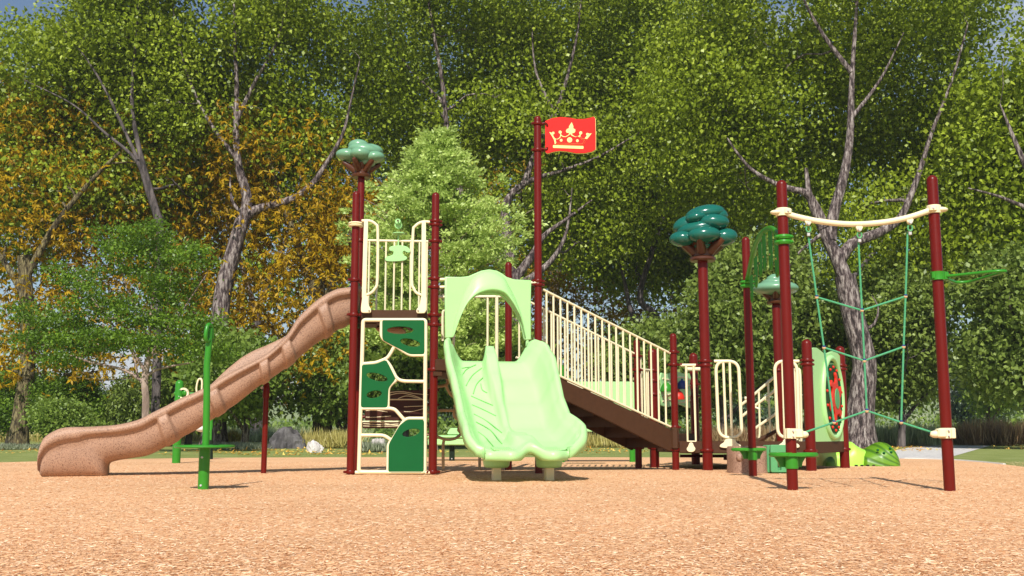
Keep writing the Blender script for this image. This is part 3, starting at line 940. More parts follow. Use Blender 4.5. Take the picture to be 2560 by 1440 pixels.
def double_slide():
    top = np.array([-.262, 11.70]); bot = np.array([.140, 9.93])
    dv = bot - top; Ln = np.linalg.norm(dv); dv /= Ln
    rt = np.array([-dv[1], dv[0]])           # to the right seen from the camera
    zb = [(0, zS + .01), (.06, zS - .01), (.2, 1.03), (.4, .76), (.6, .50), (.75, .375), (.87, .325), (.95, .305), (1, .295)]
    zr = [(0, 1.47), (.04, 1.50), (.10, 1.47), (.2, 1.35), (.4, 1.08), (.55, .84), (.68, .66), (.80, .575), (.87, .525), (.93, .455), (.97, .39), (1, .325)]
    zd = [(0, 1.26), (.03, 1.40), (.08, 1.42), (.15, 1.34), (.3, 1.10), (.5, .76), (.66, .52), (.74, .47), (.88, .44), (.94, .40), (1, .375)]
    hw = [(0, .47), (.05, .475), (.14, .515), (.3, .535), (.55, .53), (.7, .535), (.8, .57), (.88, .60), (.92, .59), (.95, .565), (.975, .53), (.99, .50), (1, .465)]
    tL = [(0, 1116), (.1, 1110), (.25, 1115), (.4, 1128), (.55, 1141), (.7, 1151), (.85, 1160), (.93, 1166), (1, 1176)]
    tR = [(0, 1328), (.06, 1348), (.14, 1372), (.27, 1389), (.4, 1397), (.55, 1408), (.68, 1424), (.78, 1450), (.86, 1464), (.94, 1466), (1, 1458)]
    def half(t, tab, c, sg):
        k = (lerp_tab(t, tab) - 1280) / F_PX * .992
        return sg * (k * c[1] - c[0]) / (rt[0] - k * rt[1])
    V = []; F = []
    nt_ = 90
    us = []
    # profile across: lip - wall - bed - divider - bed - wall - lip
    side = [(1.10, -.16, 1), (1.115, -.06, 1), (1.09, .0, 1), (1.04, .012, 1), (.995, 0, 1), (.975, -.05, 1)]
    for i in range(nt_ + 1):
        t = i / nt_
        c = top + dv * Ln * t
        b_, r_, d_, h_ = lerp_tab(t, zb), lerp_tab(t, zr), lerp_tab(t, zd), lerp_tab(t, hw)
        cr_ = min(max((t - .885) / .115, 0), 1); cq = math.sqrt(max(0, 1 - cr_ * cr_))
        hl = half(t, tL, c, -1) - .045 - .09 * (1 - cq); hr = half(t, tR, c, 1) - .045 - .10 * (1 - cq)
        h_ = (hl + hr) / 2
        ud = -.01 - .05 * min(t / .2, 1) - .05 * min(t / .72, 1) + .10 * min(max((t - .70) / .06, 0), 1) + .12 * min(max((t - .84) / .12, 0), 1)
        row = []
        def bed(u):
            """height of running surface at |u| 0..1 in a lane"""
            a = abs(u)
            wd = .20 if t < .7 else .20 + .12 * min((t - .7) / .1, 1)       # divider half width
            wd = .015 + .10 * math.exp(-((t - .2) / .2) ** 2) + .12 * min(max((t - .72) / .04, 0), 1) + .12 * min(max((t - .84) / .12, 0), 1)
            zz = b_
            # outer wall
            k = max(0, (a - .68) / .28)
            zz += (r_ - b_ - .03) * min(k, 1) ** 1.5
            # divider
            bl0 = min(max((t - .70) / .12, 0), 1)
            q = max(0, 1 - abs(u - ud) / (wd + .085 + .05 * bl0))
            bl = min(max((t - .82) / .14, 0), 1)
            sq = min(q * (2.3 - 1.3 * bl), 1)
            zz2 = b_ + (d_ - b_) * (sq * sq * (3 - 2 * sq)) ** 1.15
            # scoop
            return max(zz, zz2) + .015 * (1 if .2 < a < .7 else 0) * 0
        fk = 1 - .35 * max(0, (t - .85) / .15); ek = 1.1
        for (u, dz, _) in side: row.append((-(1.0 + (u - 1) * .5 / h_ * ek), r_ + dz * fk, 0))
        m_in = 44
        for k in range(1, m_in):
            u = -.975 + 1.95 * k / m_in
            row.append((u, bed(u), 0))
        for (u, dz, _) in side[::-1]: row.append(((1.0 + (u - 1) * .5 / h_ * ek), r_ + dz * fk, 0))
        for (u, z, _) in row:
            # right rim shorter at top, bulging at the foot
            sh = .02 * math.sin(t * math.pi) * (1 if u > 0 else -1)
            ex = max(abs(u) - 1.0, 0) * (hl if u < 0 else hr)
            uu = max(-1.0, min(1.0, u))
            q = c + rt * (uu * (hl if u < 0 else hr) + (1 if u > 0 else -1) * ex * cq) + dv * ex * cr_
            # foot scallop: lanes bulge forward of the divider
            if t > .8:
                k = (t - .8) / .2
                q = q + dv * (.13 * k * (math.cos((min(abs(u - .10), 1) - .5) * 2 * math.pi) * .5))
            V.append((q[0], q[1], max(z, b_ - .095)))
    m = len(V) // (nt_ + 1)
    # rolled front lip
    last = V[-m:]
    for jl, (fw, dz) in enumerate(((.03, -.001), (.052, -.014), (.062, -.04), (.055, -.068), (.030, -.088), (-.03, -.094))):
        for k, p in enumerate(last):
            if 3 <= k < m - 3:
                V.append((p[0] + dv[0] * fw, p[1] + dv[1] * fw, max(p[2] + dz * 1.25, zb[-1][1] - .095)))
            else:
                kk = k if k < 3 else m - 1 - k
                prf = [np.array(last[x if k < 3 else m - 1 - x]) for x in (3, 2, 1, 0)]
                pr_ = max(jl / 5 * 3, 3 - kk); i0 = min(int(pr_), 2)
                v = prf[i0] * (1 - (pr_ - i0)) + prf[i0 + 1] * (pr_ - i0)
                V.append(tuple(v))
    rows = nt_ + 7
    for i in range(rows - 1):
        for k in range(m - 1):
            F.append((i * m + k, i * m + k + 1, (i + 1) * m + k + 1, (i + 1) * m + k))
    mb = MB(); mb.add(V, F)
    sl_ = mb.build('double_slide', M_LIME, PS, sharp=80)
    sl_['label'] = 'light green two lane slide with a ridge between the lanes'
    mid_f = [f for f in sl_.data.polygons if abs(f.normal.z) > .5]
    up = sum(f.normal.z * f.area for f in mid_f) > 0
    so = sl_.modifiers.new('s', 'SOLIDIFY'); so.thickness = .018; so.offset = -1 if up else 1
    # under bumps
    for px_, cx in ((1241, -.155), (1373, .36)):
        q = pos(px_, 254)
        q = (q[0], q[1] + .02)
        mb = MB()
        prof = []
        for k in range(9):
            a = k / 8 * math.pi / 2
            prof.append((.13 - .035 + .035 * math.sin(a), .120 + .035 * (1 - math.cos(a))))
        mb.lathe((q[0], q[1] + .0, 0), [(.05, .113)] + prof + [(.150, .30)], 28)
        mb.build('foot_pad', M_LIME, sl_)
        mb = MB(); mb.box((q[0], q[1] - .03, .03), (.084, .084, .20), R(12), .006); mb.build('slide_leg', M_CREAM, sl_)
    # leaf grooves as thin tubes, their shadow painted in darker green; foot ridges
    def on_bed(px, py):
        d = ray(px, py)
        best = None
        for kk in range(1200):
            t = 1 - kk / 1200
            c = top + dv * Ln * t
            # intersect with vertical plane through c perpendicular to dv
            tt = np.dot(c - CO[:2], dv) / np.dot(d[:2], dv)
            p = CO + d * tt
            if p[2] <= lerp_tab(t, zb) + .004 and best is None: best = p; break
        if best is None: return None
        return best + np.array([0, -.003, .003])
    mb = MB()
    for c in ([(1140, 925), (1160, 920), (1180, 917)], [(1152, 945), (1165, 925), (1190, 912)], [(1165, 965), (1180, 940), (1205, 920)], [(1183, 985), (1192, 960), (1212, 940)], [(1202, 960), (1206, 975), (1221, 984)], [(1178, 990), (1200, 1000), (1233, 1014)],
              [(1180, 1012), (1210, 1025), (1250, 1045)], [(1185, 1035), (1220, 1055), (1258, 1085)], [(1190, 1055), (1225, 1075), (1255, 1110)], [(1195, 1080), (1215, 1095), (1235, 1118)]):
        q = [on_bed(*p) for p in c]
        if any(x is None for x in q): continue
        mb = MB(); mb.tube(spline(q, 5), .0048, 6); mb.build('leaf_vein', M_VEIN_SHADE, sl_)
    mb = MB()
    for lane in (-1, 1):
        for k in range(9):
            u = lane * (.26 + .30 * k / 8) + (.04 if lane > 0 else 0)
            pts = []
            for t in (.89, .92, .95, .97):
                c = top + dv * Ln * t + rt * (u * .55) + dv * (.065 * (t - .8) / .2)
                pts.append((c[0], c[1], lerp_tab(t, zb) + .002))
            mb = MB(); mb.tube(pts, .009, 6); mb.build('grip_ridge', M_LIME, sl_)
    # hood
    pl = PL(B, C, .06)
    outer = [(1112, 692), (1150, 693), (1170, 691), (1186, 684), (1203, 677), (1222, 674), (1241, 677), (1256, 685), (1266, 693), (1285, 699), (1327, 701), (1326, 770), (1327, 850), (1310, 851), (1308, 846), (1306, 834), (1300, 812), (1288, 783), (1276, 765), (1261, 747), (1250, 739), (1225, 737), (1205, 737), (1190, 740), (1170, 754), (1155, 775), (1145, 797), (1137, 822), (1130, 845), (1111, 845), (1112, 770)]
    hood = plate('slide_hood', [pxl(pl, outer)], pl, .05, M_LIME, PS, .0, .012)
    hood['label'] = 'light green arched hood above the double slide'
    # protruding arched brow
    inner = [(1131, 843), (1139, 815), (1150, 785), (1166, 757), (1190, 738), (1222, 730), (1252, 736), (1272, 757), (1288, 782), (1300, 808), (1309, 843)]
    outr = [(1127, 843), (1136, 798), (1150, 755), (1166, 722), (1188, 690), (1222, 680), (1254, 692), (1270, 716), (1288, 752), (1303, 795), (1313, 843)]
    i3 = spline([pl.uv(*p) for p in inner], 5); o3 = spline([pl.uv(*p) for p in outr], 5)
    V = []; F = []; n = len(i3)
    pf_ = [(0, .02), (0, .10), (.05, .120), (.12, .122), (.4, .095), (.75, .055), (1.0, .022), (1.0, .0)]
    for i in range(n):
        e = math.sin(i / (n - 1) * math.pi) ** .6
        for (k, of) in pf_:
            u = i3[i][0] * (1 - k) + o3[i][0] * k; z = i3[i][1] * (1 - k) + o3[i][1] * k
            V.append(pl.world(u, z, .02 + of * (.25 + .75 * e)))
    m2 = len(pf_)
    for i in range(n - 1):
        for k in range(m2 - 1): F.append((i * m2 + k, i * m2 + k + 1, (i + 1) * m2 + k + 1, (i + 1) * m2 + k))
    mb = MB(); mb.add(V, F)
    br = mb.build('hood_arch', M_LIME, hood, sharp=70)
    mb = MB()
    for x in (1120, 1318):
        mb.tube([pl.world(*pl.uv(x, 842)), pl.world(*pl.uv(x, 866))], .020, 10)
    mb.build('hood_pin', M_LIME, hood)
    mb = MB()
    for (x0, x1, y) in ((1092, 1114, 699), (1092, 1114, 718), (1325, 1345, 707)):
        mb.tube([PL(B, C).world(*PL(B, C).uv(x0, y)), PL(B, C).world(*PL(B, C).uv(x1, y), .03)], .017, 10)
    mb.build('hood_bar', M_CREAM, hood)
double_slide()

# rear balusters seen through the hood arch
def slide_rear():
    pl = PL((-1.0, E[1] + .05), E)
    mb = MB()
    mb.tube([pl.world(.0, zS + .95), pl.world(pl.len - .04, zS + .95)], .018, 10)
    mb.tube([pl.world(.0, zS + .06), pl.world(pl.len - .04, zS + .06)], .016, 10)
    r = mb.build('rear_rail', M_CREAM, PS)
    for x, rr in ((1219, .014), (1242, .022), (1255, .0)):
        if rr == 0: continue
        u, _ = pl.uv(x, 800)
        mb = MB(); mb.tube([pl.world(u, zS + .03), pl.world(u, zS + .96)], rr, 8); mb.build('baluster', M_CREAM, r)
    mb = MB()
    lp = [(1110, 855), (1110, 790), (1115, 780), (1125, 780), (1135, 790), (1137, 810), (1137, 865), (1132, 876), (1120, 880)]
    mb.tube(spline([pl.world(*pl.uv(*p), .15) for p in lp], 4), .016, 8)
    mb.build('hand_rail', M_CREAM, PS)
slide_rear()

# ------------------------------------------------------------------ flag
def flag():
    pl = PL((C[0], C[1]), (C[0] + 1, C[1] + .06), .0)
    o3 = [(1363, 303), (1380, 296), (1402, 293), (1425, 295), (1440, 298), (1460, 298), (1475, 295), (1484, 292), (1488, 297), (1489, 340), (1489, 373), (1480, 379), (1460, 383), (1440, 383), (1420, 379), (1400, 377), (1385, 379), (1368, 384), (1363, 379), (1363, 340)]
    f = plate('flag', [pxl(pl, o3)], pl, .022, M_FLAG, PS, .0, .002)
    f['label'] = 'red flag panel with a pale yellow crown'
    sx = lambda x: 1260 + x / 5.54; sy = lambda y: 260 + y / 5.54
    T = lambda pts: [pl.uv(sx(x), sy(y)) for x, y in pts]
    yl = []
    yl.append([(625, 392), (650, 400), (668, 408), (662, 398), (675, 388), (692, 392), (700, 408), (690, 424), (674, 428), (690, 462), (705, 482), (735, 490), (765, 470), (777, 445), (778, 418), (762, 412), (752, 393), (762, 376), (780, 373), (796, 384), (797, 402), (788, 414), (792, 432), (815, 450), (850, 455), (885, 435), (905, 412), (880, 404), (868, 408), (854, 380), (868, 352), (896, 342), (898, 315), (935, 257), (958, 310), (958, 343), (985, 355), (986, 385), (972, 405), (938, 412), (945, 432), (985, 456), (1020, 452), (1045, 435), (1046, 424), (1038, 406), (1045, 388), (1062, 381), (1080, 392), (1082, 412), (1068, 426), (1056, 432), (1060, 460), (1085, 488), (1115, 484), (1130, 460), (1145, 445), (1134, 430), (1138, 410), (1158, 404), (1174, 416), (1190, 415), (1214, 410), (1190, 440), (1150, 490), (1090, 577), (702, 566), (690, 500), (655, 440)])
    hole = [(712, 492), (742, 496), (775, 475), (788, 445), (815, 462), (855, 463), (895, 440), (915, 420), (938, 445), (985, 464), (1040, 446), (1050, 470), (1080, 500), (1112, 500), (1085, 555), (722, 545)]
    dots = [oval(790, 507, 19, 20), oval(907, 502, 36, 36), oval(1014, 514, 19, 20)]
    em = plate('crown_emblem', [T(yl[0]), T(hole)] + [T(d) for d in dots], pl, .008, M_YEL, f, .013, .001)
    plate('crown_base_bar', [corner_round(T([(676, 574), (1100, 588), (1098, 627), (676, 613)]), .01, 4)], pl, .008, M_YEL, f, .013, .001)
    plate('flag_rim', [[(u, z) for u, z in pxl(pl, [(x + 1.3 if x > 1400 else x, y + (1.3 if y > 330 else 0)) for x, y in o3])]], pl, .012, M_YEL, f, -.008, .001)
    mb = MB()
    for sgn, y in ((1, 311), (-1, 374)):
        q = [(1345, y - 1), (1356, y - 1), (1362, y - 1 + (-1.5 if sgn > 0 else 1)), (1367, y + 1 * sgn), (1368, y + 5 * sgn)]
        mb.tube(spline([pl.world(*pl.uv(*p), .014) for p in q], 3), .014, 8)
    mb.build('flag_bracket', M_RED, f)
flag()

# ------------------------------------------------------------------ stairs
def stairs():
    near = PL(C, D, .0); far = PL(E, F_, .0)
    zt, zbm = zS, zD
    st_ = MB()
    px_str = [(1356, 928), (1405, 950), (1500, 992), (1600, 1038), (1672, 1072), (1678, 1082), (1678, 1120), (1672, 1128), (1600, 1092), (1500, 1042), (1405, 998), (1356, 975)]
    s = plate('stringer', [pxl(near, px_str)], near, .04, M_BROWN, PS, .0, .004)
    far2 = PL((E[0], E[1]), (F_[0], F_[1]), 0)
    # copy of the stringer profile on the far side
    prof = pxl(near, px_str); sc = far.len / near.len
    plate('stringer', [[(u * sc, z) for u, z in prof]], far, .04, M_BROWN, PS, .0, .004)
    n = 6
    for i in range(n):
        t0 = (i + .35) / n; t1 = (i + 1.25) / n
        zz = zt - (zt - zbm) * (i + 1) / (n + 1)
        t1 = min(t1, .98)
        a = near.world(near.len * t0, zz, -.03); b = near.world(near.len * t1, zz, -.03)
        c = far.world(far.len * t1, zz, .03); d = far.world(far.len * t0, zz, .03)
        mb = MB()
        h = .07
        V = [a, b, c, d] + [q - np.array([0, 0, h]) for q in (a, b, c, d)]
        mb.add(V, [(0, 1, 2, 3), (7, 6, 5, 4), (0, 4, 5, 1), (1, 5, 6, 2), (2, 6, 7, 3), (3, 7, 4, 0)])
        # riser panel
        V2 = [d, a, a - np.array([0, 0, .2]), d - np.array([0, 0, .2])]
        e = near.world(near.len * t0 + .012, zz, -.03); g = far.world(far.len * t0 + .012, zz, .03)
        V2 = V2 + [g, e, e - np.array([0, 0, .2]), g - np.array([0, 0, .2])]
        mb.build('tread', M_BROWN, PS, smooth=False)
        mb = MB(); mb.add(V2, [(0, 1, 2, 3), (7, 6, 5, 4), (0, 4, 5, 1), (1, 5, 6, 2), (2, 6, 7, 3), (3, 7, 4, 0)])
        mb.build('riser', M_BROWN, PS, smooth=False)
    mb = MB()
    c0 = near.world(near.len - .03, zD + .05, .02); mb.box(c0, (.09, .10, .28), 0, .02)
    mb.build('stair_end_cap', M_BROWN, PS)
    def rail(pl, ptop, pbot, xs, name='stair_rail', r=.0155, rb=.0125):
        mb = MB()
        W = lambda pts: [pl.world(*pl.uv(*p)) for p in pts]
        mb.tube(spline(W(ptop), 3) if len(ptop) > 2 else W(ptop), r, 10)
        mb.tube(W(pbot), r, 10)
        rl = mb.build(name, M_CREAM, PS)
        for x in xs:
            def yy(p):
                for i in range(len(p) - 1):
                    if p[i][0] <= x <= p[i + 1][0]:
                        return p[i][1] + (p[i + 1][1] - p[i][1]) * (x - p[i][0]) / (p[i + 1][0] - p[i][0])
                return p[-1][1]
            # keep balusters vertical: use the u of the lower end
            u, z0 = pl.uv(x, yy(pbot))
            ut, zt_ = pl.uv(x, yy(ptop))
            # slope correction
            k = (pl.uv(ptop[-1][0], ptop[-1][1])[1] - pl.uv(ptop[0][0], ptop[0][1])[1]) / (pl.uv(ptop[-1][0], ptop[-1][1])[0] - pl.uv(ptop[0][0], ptop[0][1])[0])
            mb = MB(); mb.tube([pl.world(u, z0), pl.world(u, zt_ + (u - ut) * k)], rb, 8)
            mb.build('baluster', M_CREAM, rl)
    rail(near, [(1357, 724), (1675, 883)], [(1357, 921), (1678, 1068)], [1367 + i * 17.55 for i in range(18)])
    # far rail with a turned down end
    ptop = [(1290, 738), (1330, 756), (1595, 889)]
    pbot = [(1290, 893), (1358, 925), (1602, 1043)]
    rail(far, [(1290, 738), (1596, 889)], [(1290, 893), (1602, 1043)], [1298, 1320, 1341, 1360, 1379, 1395, 1413, 1430, 1446, 1463, 1480, 1497, 1512, 1530, 1547, 1564, 1580], 'stair_rail')
    mb = MB(); mb.tube([far.world(*far.uv(1594, 888)), far.world(*far.uv(1601, 894)), far.world(*far.uv(1601, 1042))], .0155, 10); mb.build('rail_end', M_CREAM, PS)
    # small barrier between far stair post and hex post
    pl = PL(F_, G, 0)
    mb = MB()
    y0 = pl.uv(1618, 925)[1]; y1 = pl.uv(1618, 1045)[1]
    mb.tube([pl.world(.02, y0), pl.world(pl.len, y0)], .017, 8)
    g = mb.build('gap_barrier', M_CREAM, PS)
    for x in (1605, 1611, 1617, 1621):
        u, _ = pl.uv(x, 980)
        mb = MB(); mb.tube([pl.world(u, y1), pl.world(u, y0)], .011, 8); mb.build('baluster', M_CREAM, g)
    # gap filler between near stair post and big post
    pl = PL(D, I, 0)
    mb = MB()
    W = lambda pts: [pl.world(*pl.uv(*p)) for p in pts]
    mb.tube(W([(1702, 913), (1744, 913)]), .020, 10)
    mb.tube(W([(1715, 914), (1719, 1104), (1740, 1104), (1734, 914)]), .017, 10)
    g = mb.build('gap_barrier', M_CREAM, PS)
    plate('barrier_foot', [chaikin(pxl(pl, [(1725, 1106), (1733, 1106), (1736, 1116), (1741, 1122), (1736, 1130), (1722, 1130), (1717, 1122), (1722, 1116)]), 2)], pl, .03, M_CREAM, g, .035)
    mb = MB(); mb.tube([pl.world(*pl.uv(1700, 912)), pl.world(*pl.uv(1706, 912))], .022, 8); mb.build('clamp', M_RED, g)
    mb = MB(); mb.tube([pl.world(*pl.uv(1740, 913)), pl.world(*pl.uv(1752, 913))], .022, 8); mb.build('clamp', M_RED, g)
stairs()

# ------------------------------------------------------------------ hex deck barriers
def loop_barrier(pl, pts, bars, foot, top_ext=None, r=.021):
    mb = MB()
    W = lambda q, o=0: [pl.world(*pl.uv(*p), o) for p in q]
    rp = corner_round([pl.uv(*p) for p in pts], .16, 6)
    mb.tube([pl.world(u, z) for u, z in rp], r, 12, True)
    if top_ext: mb.tube(W(top_ext), r, 10)
    g = mb.build('handhold_barrier', M_CREAM, PS)
    for a, b in bars:
        mb = MB(); mb.tube(W([a, b]), r * .78, 10); mb.build('baluster', M_CREAM, g)
    plate('barrier_foot', [chaikin(pxl(pl, foot), 2)], pl, .03, M_CREAM, g, .035, .006)
    return g
pik = PL(I, K, .0)
loop_barrier(pik, [(1789, 903), (1846, 903), (1855, 1094), (1797, 1094)], [((1808, 905), (1815, 1092)), ((1824, 905), (1830, 1092))],
             [(1812, 1097), (1838, 1097), (1840, 1106), (1852, 1112), (1852, 1120), (1825, 1121), (1799, 1119), (1799, 1112), (1810, 1106)], [(1785, 903), (1820, 903)])
loop_barrier(pik, [(1936, 903), (1992, 903), (1998, 1094), (1945, 1094)], [((1956, 905), (1962, 1092)), ((1976, 905), (1981, 1092))],
             [(1958, 1097), (1984, 1097), (1986, 1106), (1998, 1112), (1998, 1120), (1971, 1121), (1945, 1119), (1945, 1112), (1956, 1106)], [(1965, 903), (1998, 903)])
# rear handholds near M and rear ladder rails
prm = PL((MM[0] + .15, MM[1] + .05), (LL[0] - .1, LL[1] + .3))
mb = MB()
Wm = lambda q: [prm.world(*prm.uv(*p)) for p in q]
mb.tube(spline(Wm([(1985, 924), (1993, 926), (2000, 938), (2003, 1090), (2000, 1100)]), 4), .02, 8)
mb.tube(Wm([(1987, 924), (1991, 1100)]), .03, 8)
mb.build('handhold_barrier', M_CREAM, PS)
def rear_ladder():
    pl = PL((H[0] + .5, H[1] + .9), (MM[0] + .1, MM[1] + 1.0))
    mb = MB()
    W = lambda q: [pl.world(*pl.uv(*p)) for p in q]
    for q in ([(1850, 1015), (1888, 984), (1946, 934)], [(1850, 1045), (1889, 1013), (1946, 970)], [(1870, 1086), (1892, 1068), (1946, 1030)]):
        mb.tube(W(q), .022, 8)
    for q in ([(1897, 978), (1899, 1050), (1899, 1085), (1896, 1102)], [(1920, 957), (1924, 1040), (1925, 1080), (1918, 1098)], [(1908, 995), (1922, 1003)], [(1888, 1018), (1900, 1023)]):
        mb.tube(spline(W(q), 3), .016, 8)
    mb.tube(W([(1862, 996), (1867, 996)]), .03, 10)
    mb.build('rear_stair_rail', M_CREAM, PS)
    mb = MB()
    mb.tube(W([(1880, 1112), (1945, 1075), (1945, 1106)]), .05, 8)
    mb.build('rear_stair_stringer', M_BROWN, PS)
rear_ladder()

# bell panel between two rear hex posts
def bell_panel():
    pl = PL(G, H, .0)
    o3 = []
    for i in range(9):
        t = i / 8; o3.append((1652 + 70 * t, 932 + 3 * math.sin(t * 9)))
    for i in range(1, 8): o3.append((1724 + 1.5 * math.sin(i * 1.6), 934 + 80 * i / 8))
    for i in range(9):
        t = 1 - i / 8; o3.append((1652 + 72 * t, 1016 - 3 * (1 - t) + 4 * math.sin(t * 8)))
    for i in range(1, 8): o3.append((1651 + 2 * math.sin(i * 1.7), 1012 - 80 * i / 8))
    g = plate('bell_panel', [pxl(pl, o3)], pl, .025, M_LIME, PS)
    g['label'] = 'wavy light green panel with coloured bells'
    mb = MB()
    for k, y in enumerate((946, 960, 988, 1003)):
        q = [(1654 + 8.6 * i, y + 3.5 * math.sin(i * .9 + k)) for i in range(9)]
        mb.tube([pl.world(*pl.uv(*p), .012) for p in q], .013, 6)
    mb.build('wave_line', M_CREAM, g)
    for (x, y, m) in ((1653, 966, M_GREEN), (1693, 960, M_BLUE), (1684, 986, M_ORED)):
        c = pl.world(*pl.uv(x, y), .075)
        mb = MB()
        mb.lathe((c[0], c[1], c[2]), [(.085, -.075), (.088, -.06), (.078, -.02), (.06, .02), (.035, .045), (.016, .05), (.016, .075), (.001, .078)], 24)
        mb.build('bell', m, g)
bell_panel()

# pale green screen behind the stairs
def rear_screen():
    pl = PL((1.1, 16.9), (2.1, 17.0))
    g = plate('shade_screen', [corner_round(pxl(pl, [(1395, 954), (1586, 954), (1592, 1079), (1395, 1079)]), .05, 3)], pl, .04, M_LIME, None)
    tag(g, 'large flat light green play wall behind the stair balusters', 'play panel')
    return g
sc_ = rear_screen()
sc_.name = 'play_wall'
# its legs
pl = PL((1.1, 16.9), (2.1, 17.0))
for x in (1405, 1582):
    u, _ = pl.uv(x, 1000)
    c = pl.world(u, 0, -.09)
    mb = MB(); mb.lathe((c[0], c[1], 0), [(.05, -.1), (.05, zat((c[0], c[1]), 918 if x < 1500 else 985)), (.03, zat((c[0], c[1]), 912 if x < 1500 else 980))], 16)
    mb.build('post', M_GREEN, sc_)

# gear panel between the right hex posts
def gear_panel():
    pl = PL(K, LL, .0)
    W0 = pl.len
    zt_ = pl.uv(2045, 875)[1]; zb_ = pl.uv(2070, 1124)[1]
    x0, x1 = .085, W0 - .055
    ol = [(x0, zb_), (x1, zb_), (x1, zt_ - .1)]
    for k in range(10):
        t = k / 9; ol.append((x1 - (x1 - x0) * t, zt_ - .02 + .035 * math.sin(t * 3.0 * math.pi) * (1 if t < .9 else 0) + .02 * math.sin(t * math.pi)))
    g = plate('gear_panel', [corner_round(ol, .02, 2)], pl, .05, M_LIME, PS, -.01)
    g['label'] = 'light green upright panel with a red gear on a dark green oval'
    cu_, cz_ = pl.uv(2083, 1000)
    cu_ = (pl.uv(2057, 1000)[0] + pl.uv(2098, 1000)[0]) / 2
    cz_ = (pl.uv(2085, 913)[1] + pl.uv(2085, 1083)[1]) / 2
    rz = (pl.uv(2085, 913)[1] - pl.uv(2085, 1083)[1]) / 2
    ru = (pl.uv(2098, 1000)[0] - pl.uv(2057, 1000)[0]) / 2
    ring = MB()
    q = [pl.world(cu_ + (ru + .055) * math.cos(a), cz_ + (rz + .055) * math.sin(a) + (.03 if math.sin(a) > 0 else 0) * math.sin(a), .02) for a in [2 * math.pi * k / 48 for k in range(48)]]
    ring.tube(q, .038, 12, True)
    ring.build('oval_ring', M_LIME, g)
    plate('oval_disc', [oval(cu_, cz_, ru, rz, 0, 40)], pl, .02, M_DKPLATE, g, .03)
    # gear: irregular hooked arms
    gp = []
    arms = 6
    for k in range(arms):
        a = 2 * math.pi * k / arms + .3
        for da, rr in ((-.42, .22), (-.26, .22), (-.16, .29), (-.02, .345), (.20, .35), (.26, .31), (.14, .27), (.20, .22), (.36, .21)):
            gp.append((cu_ + rr * math.cos(a + da) * .70, cz_ + rr * math.sin(a + da) * 1.0))
    plate('gear', [chaikin(gp, 1)], pl, .03, M_ORED, g, .06, .006)
    plate('gear_window', [oval(cu_ + .01, cz_, .09, .135, 0, 24)], pl, .012, M_GBOX, g, .078)
    for k in range(14):
        a = 2 * math.pi * k / 14 + .22
        c = pl.world(cu_ + ru * .88 * math.cos(a), cz_ + rz * .92 * math.sin(a), .045)
        mb = MB(); mb.ell(c, (.020, .020, .020), None, 10, 6)
        mb.build('peg', M_ORED, g)
    # arched vent
    c, z = pl.uv(2078, 902)
    v = [(c - .11, z - .03), (c + .11, z - .03)] + [(c + .11 * math.cos(a), z - .02 + .07 * math.sin(a)) for a in [math.pi * k / 10 for k in range(11)]]
    plate('arch_recess', [v], pl, .006, M_PLATE, g, .022, .001)
gear_panel()

# cream crossbar at left of the rear panel (handhold seen behind H)
mb = MB()
pl = PL(H, (H[0] - .5, H[1] - .2))
mb.tube([atY(1718, 923, H[1] - .15), atY(1752, 923, H[1] - .15)], .03, 10)
mb.build('crossbar', M_CREAM, PS)

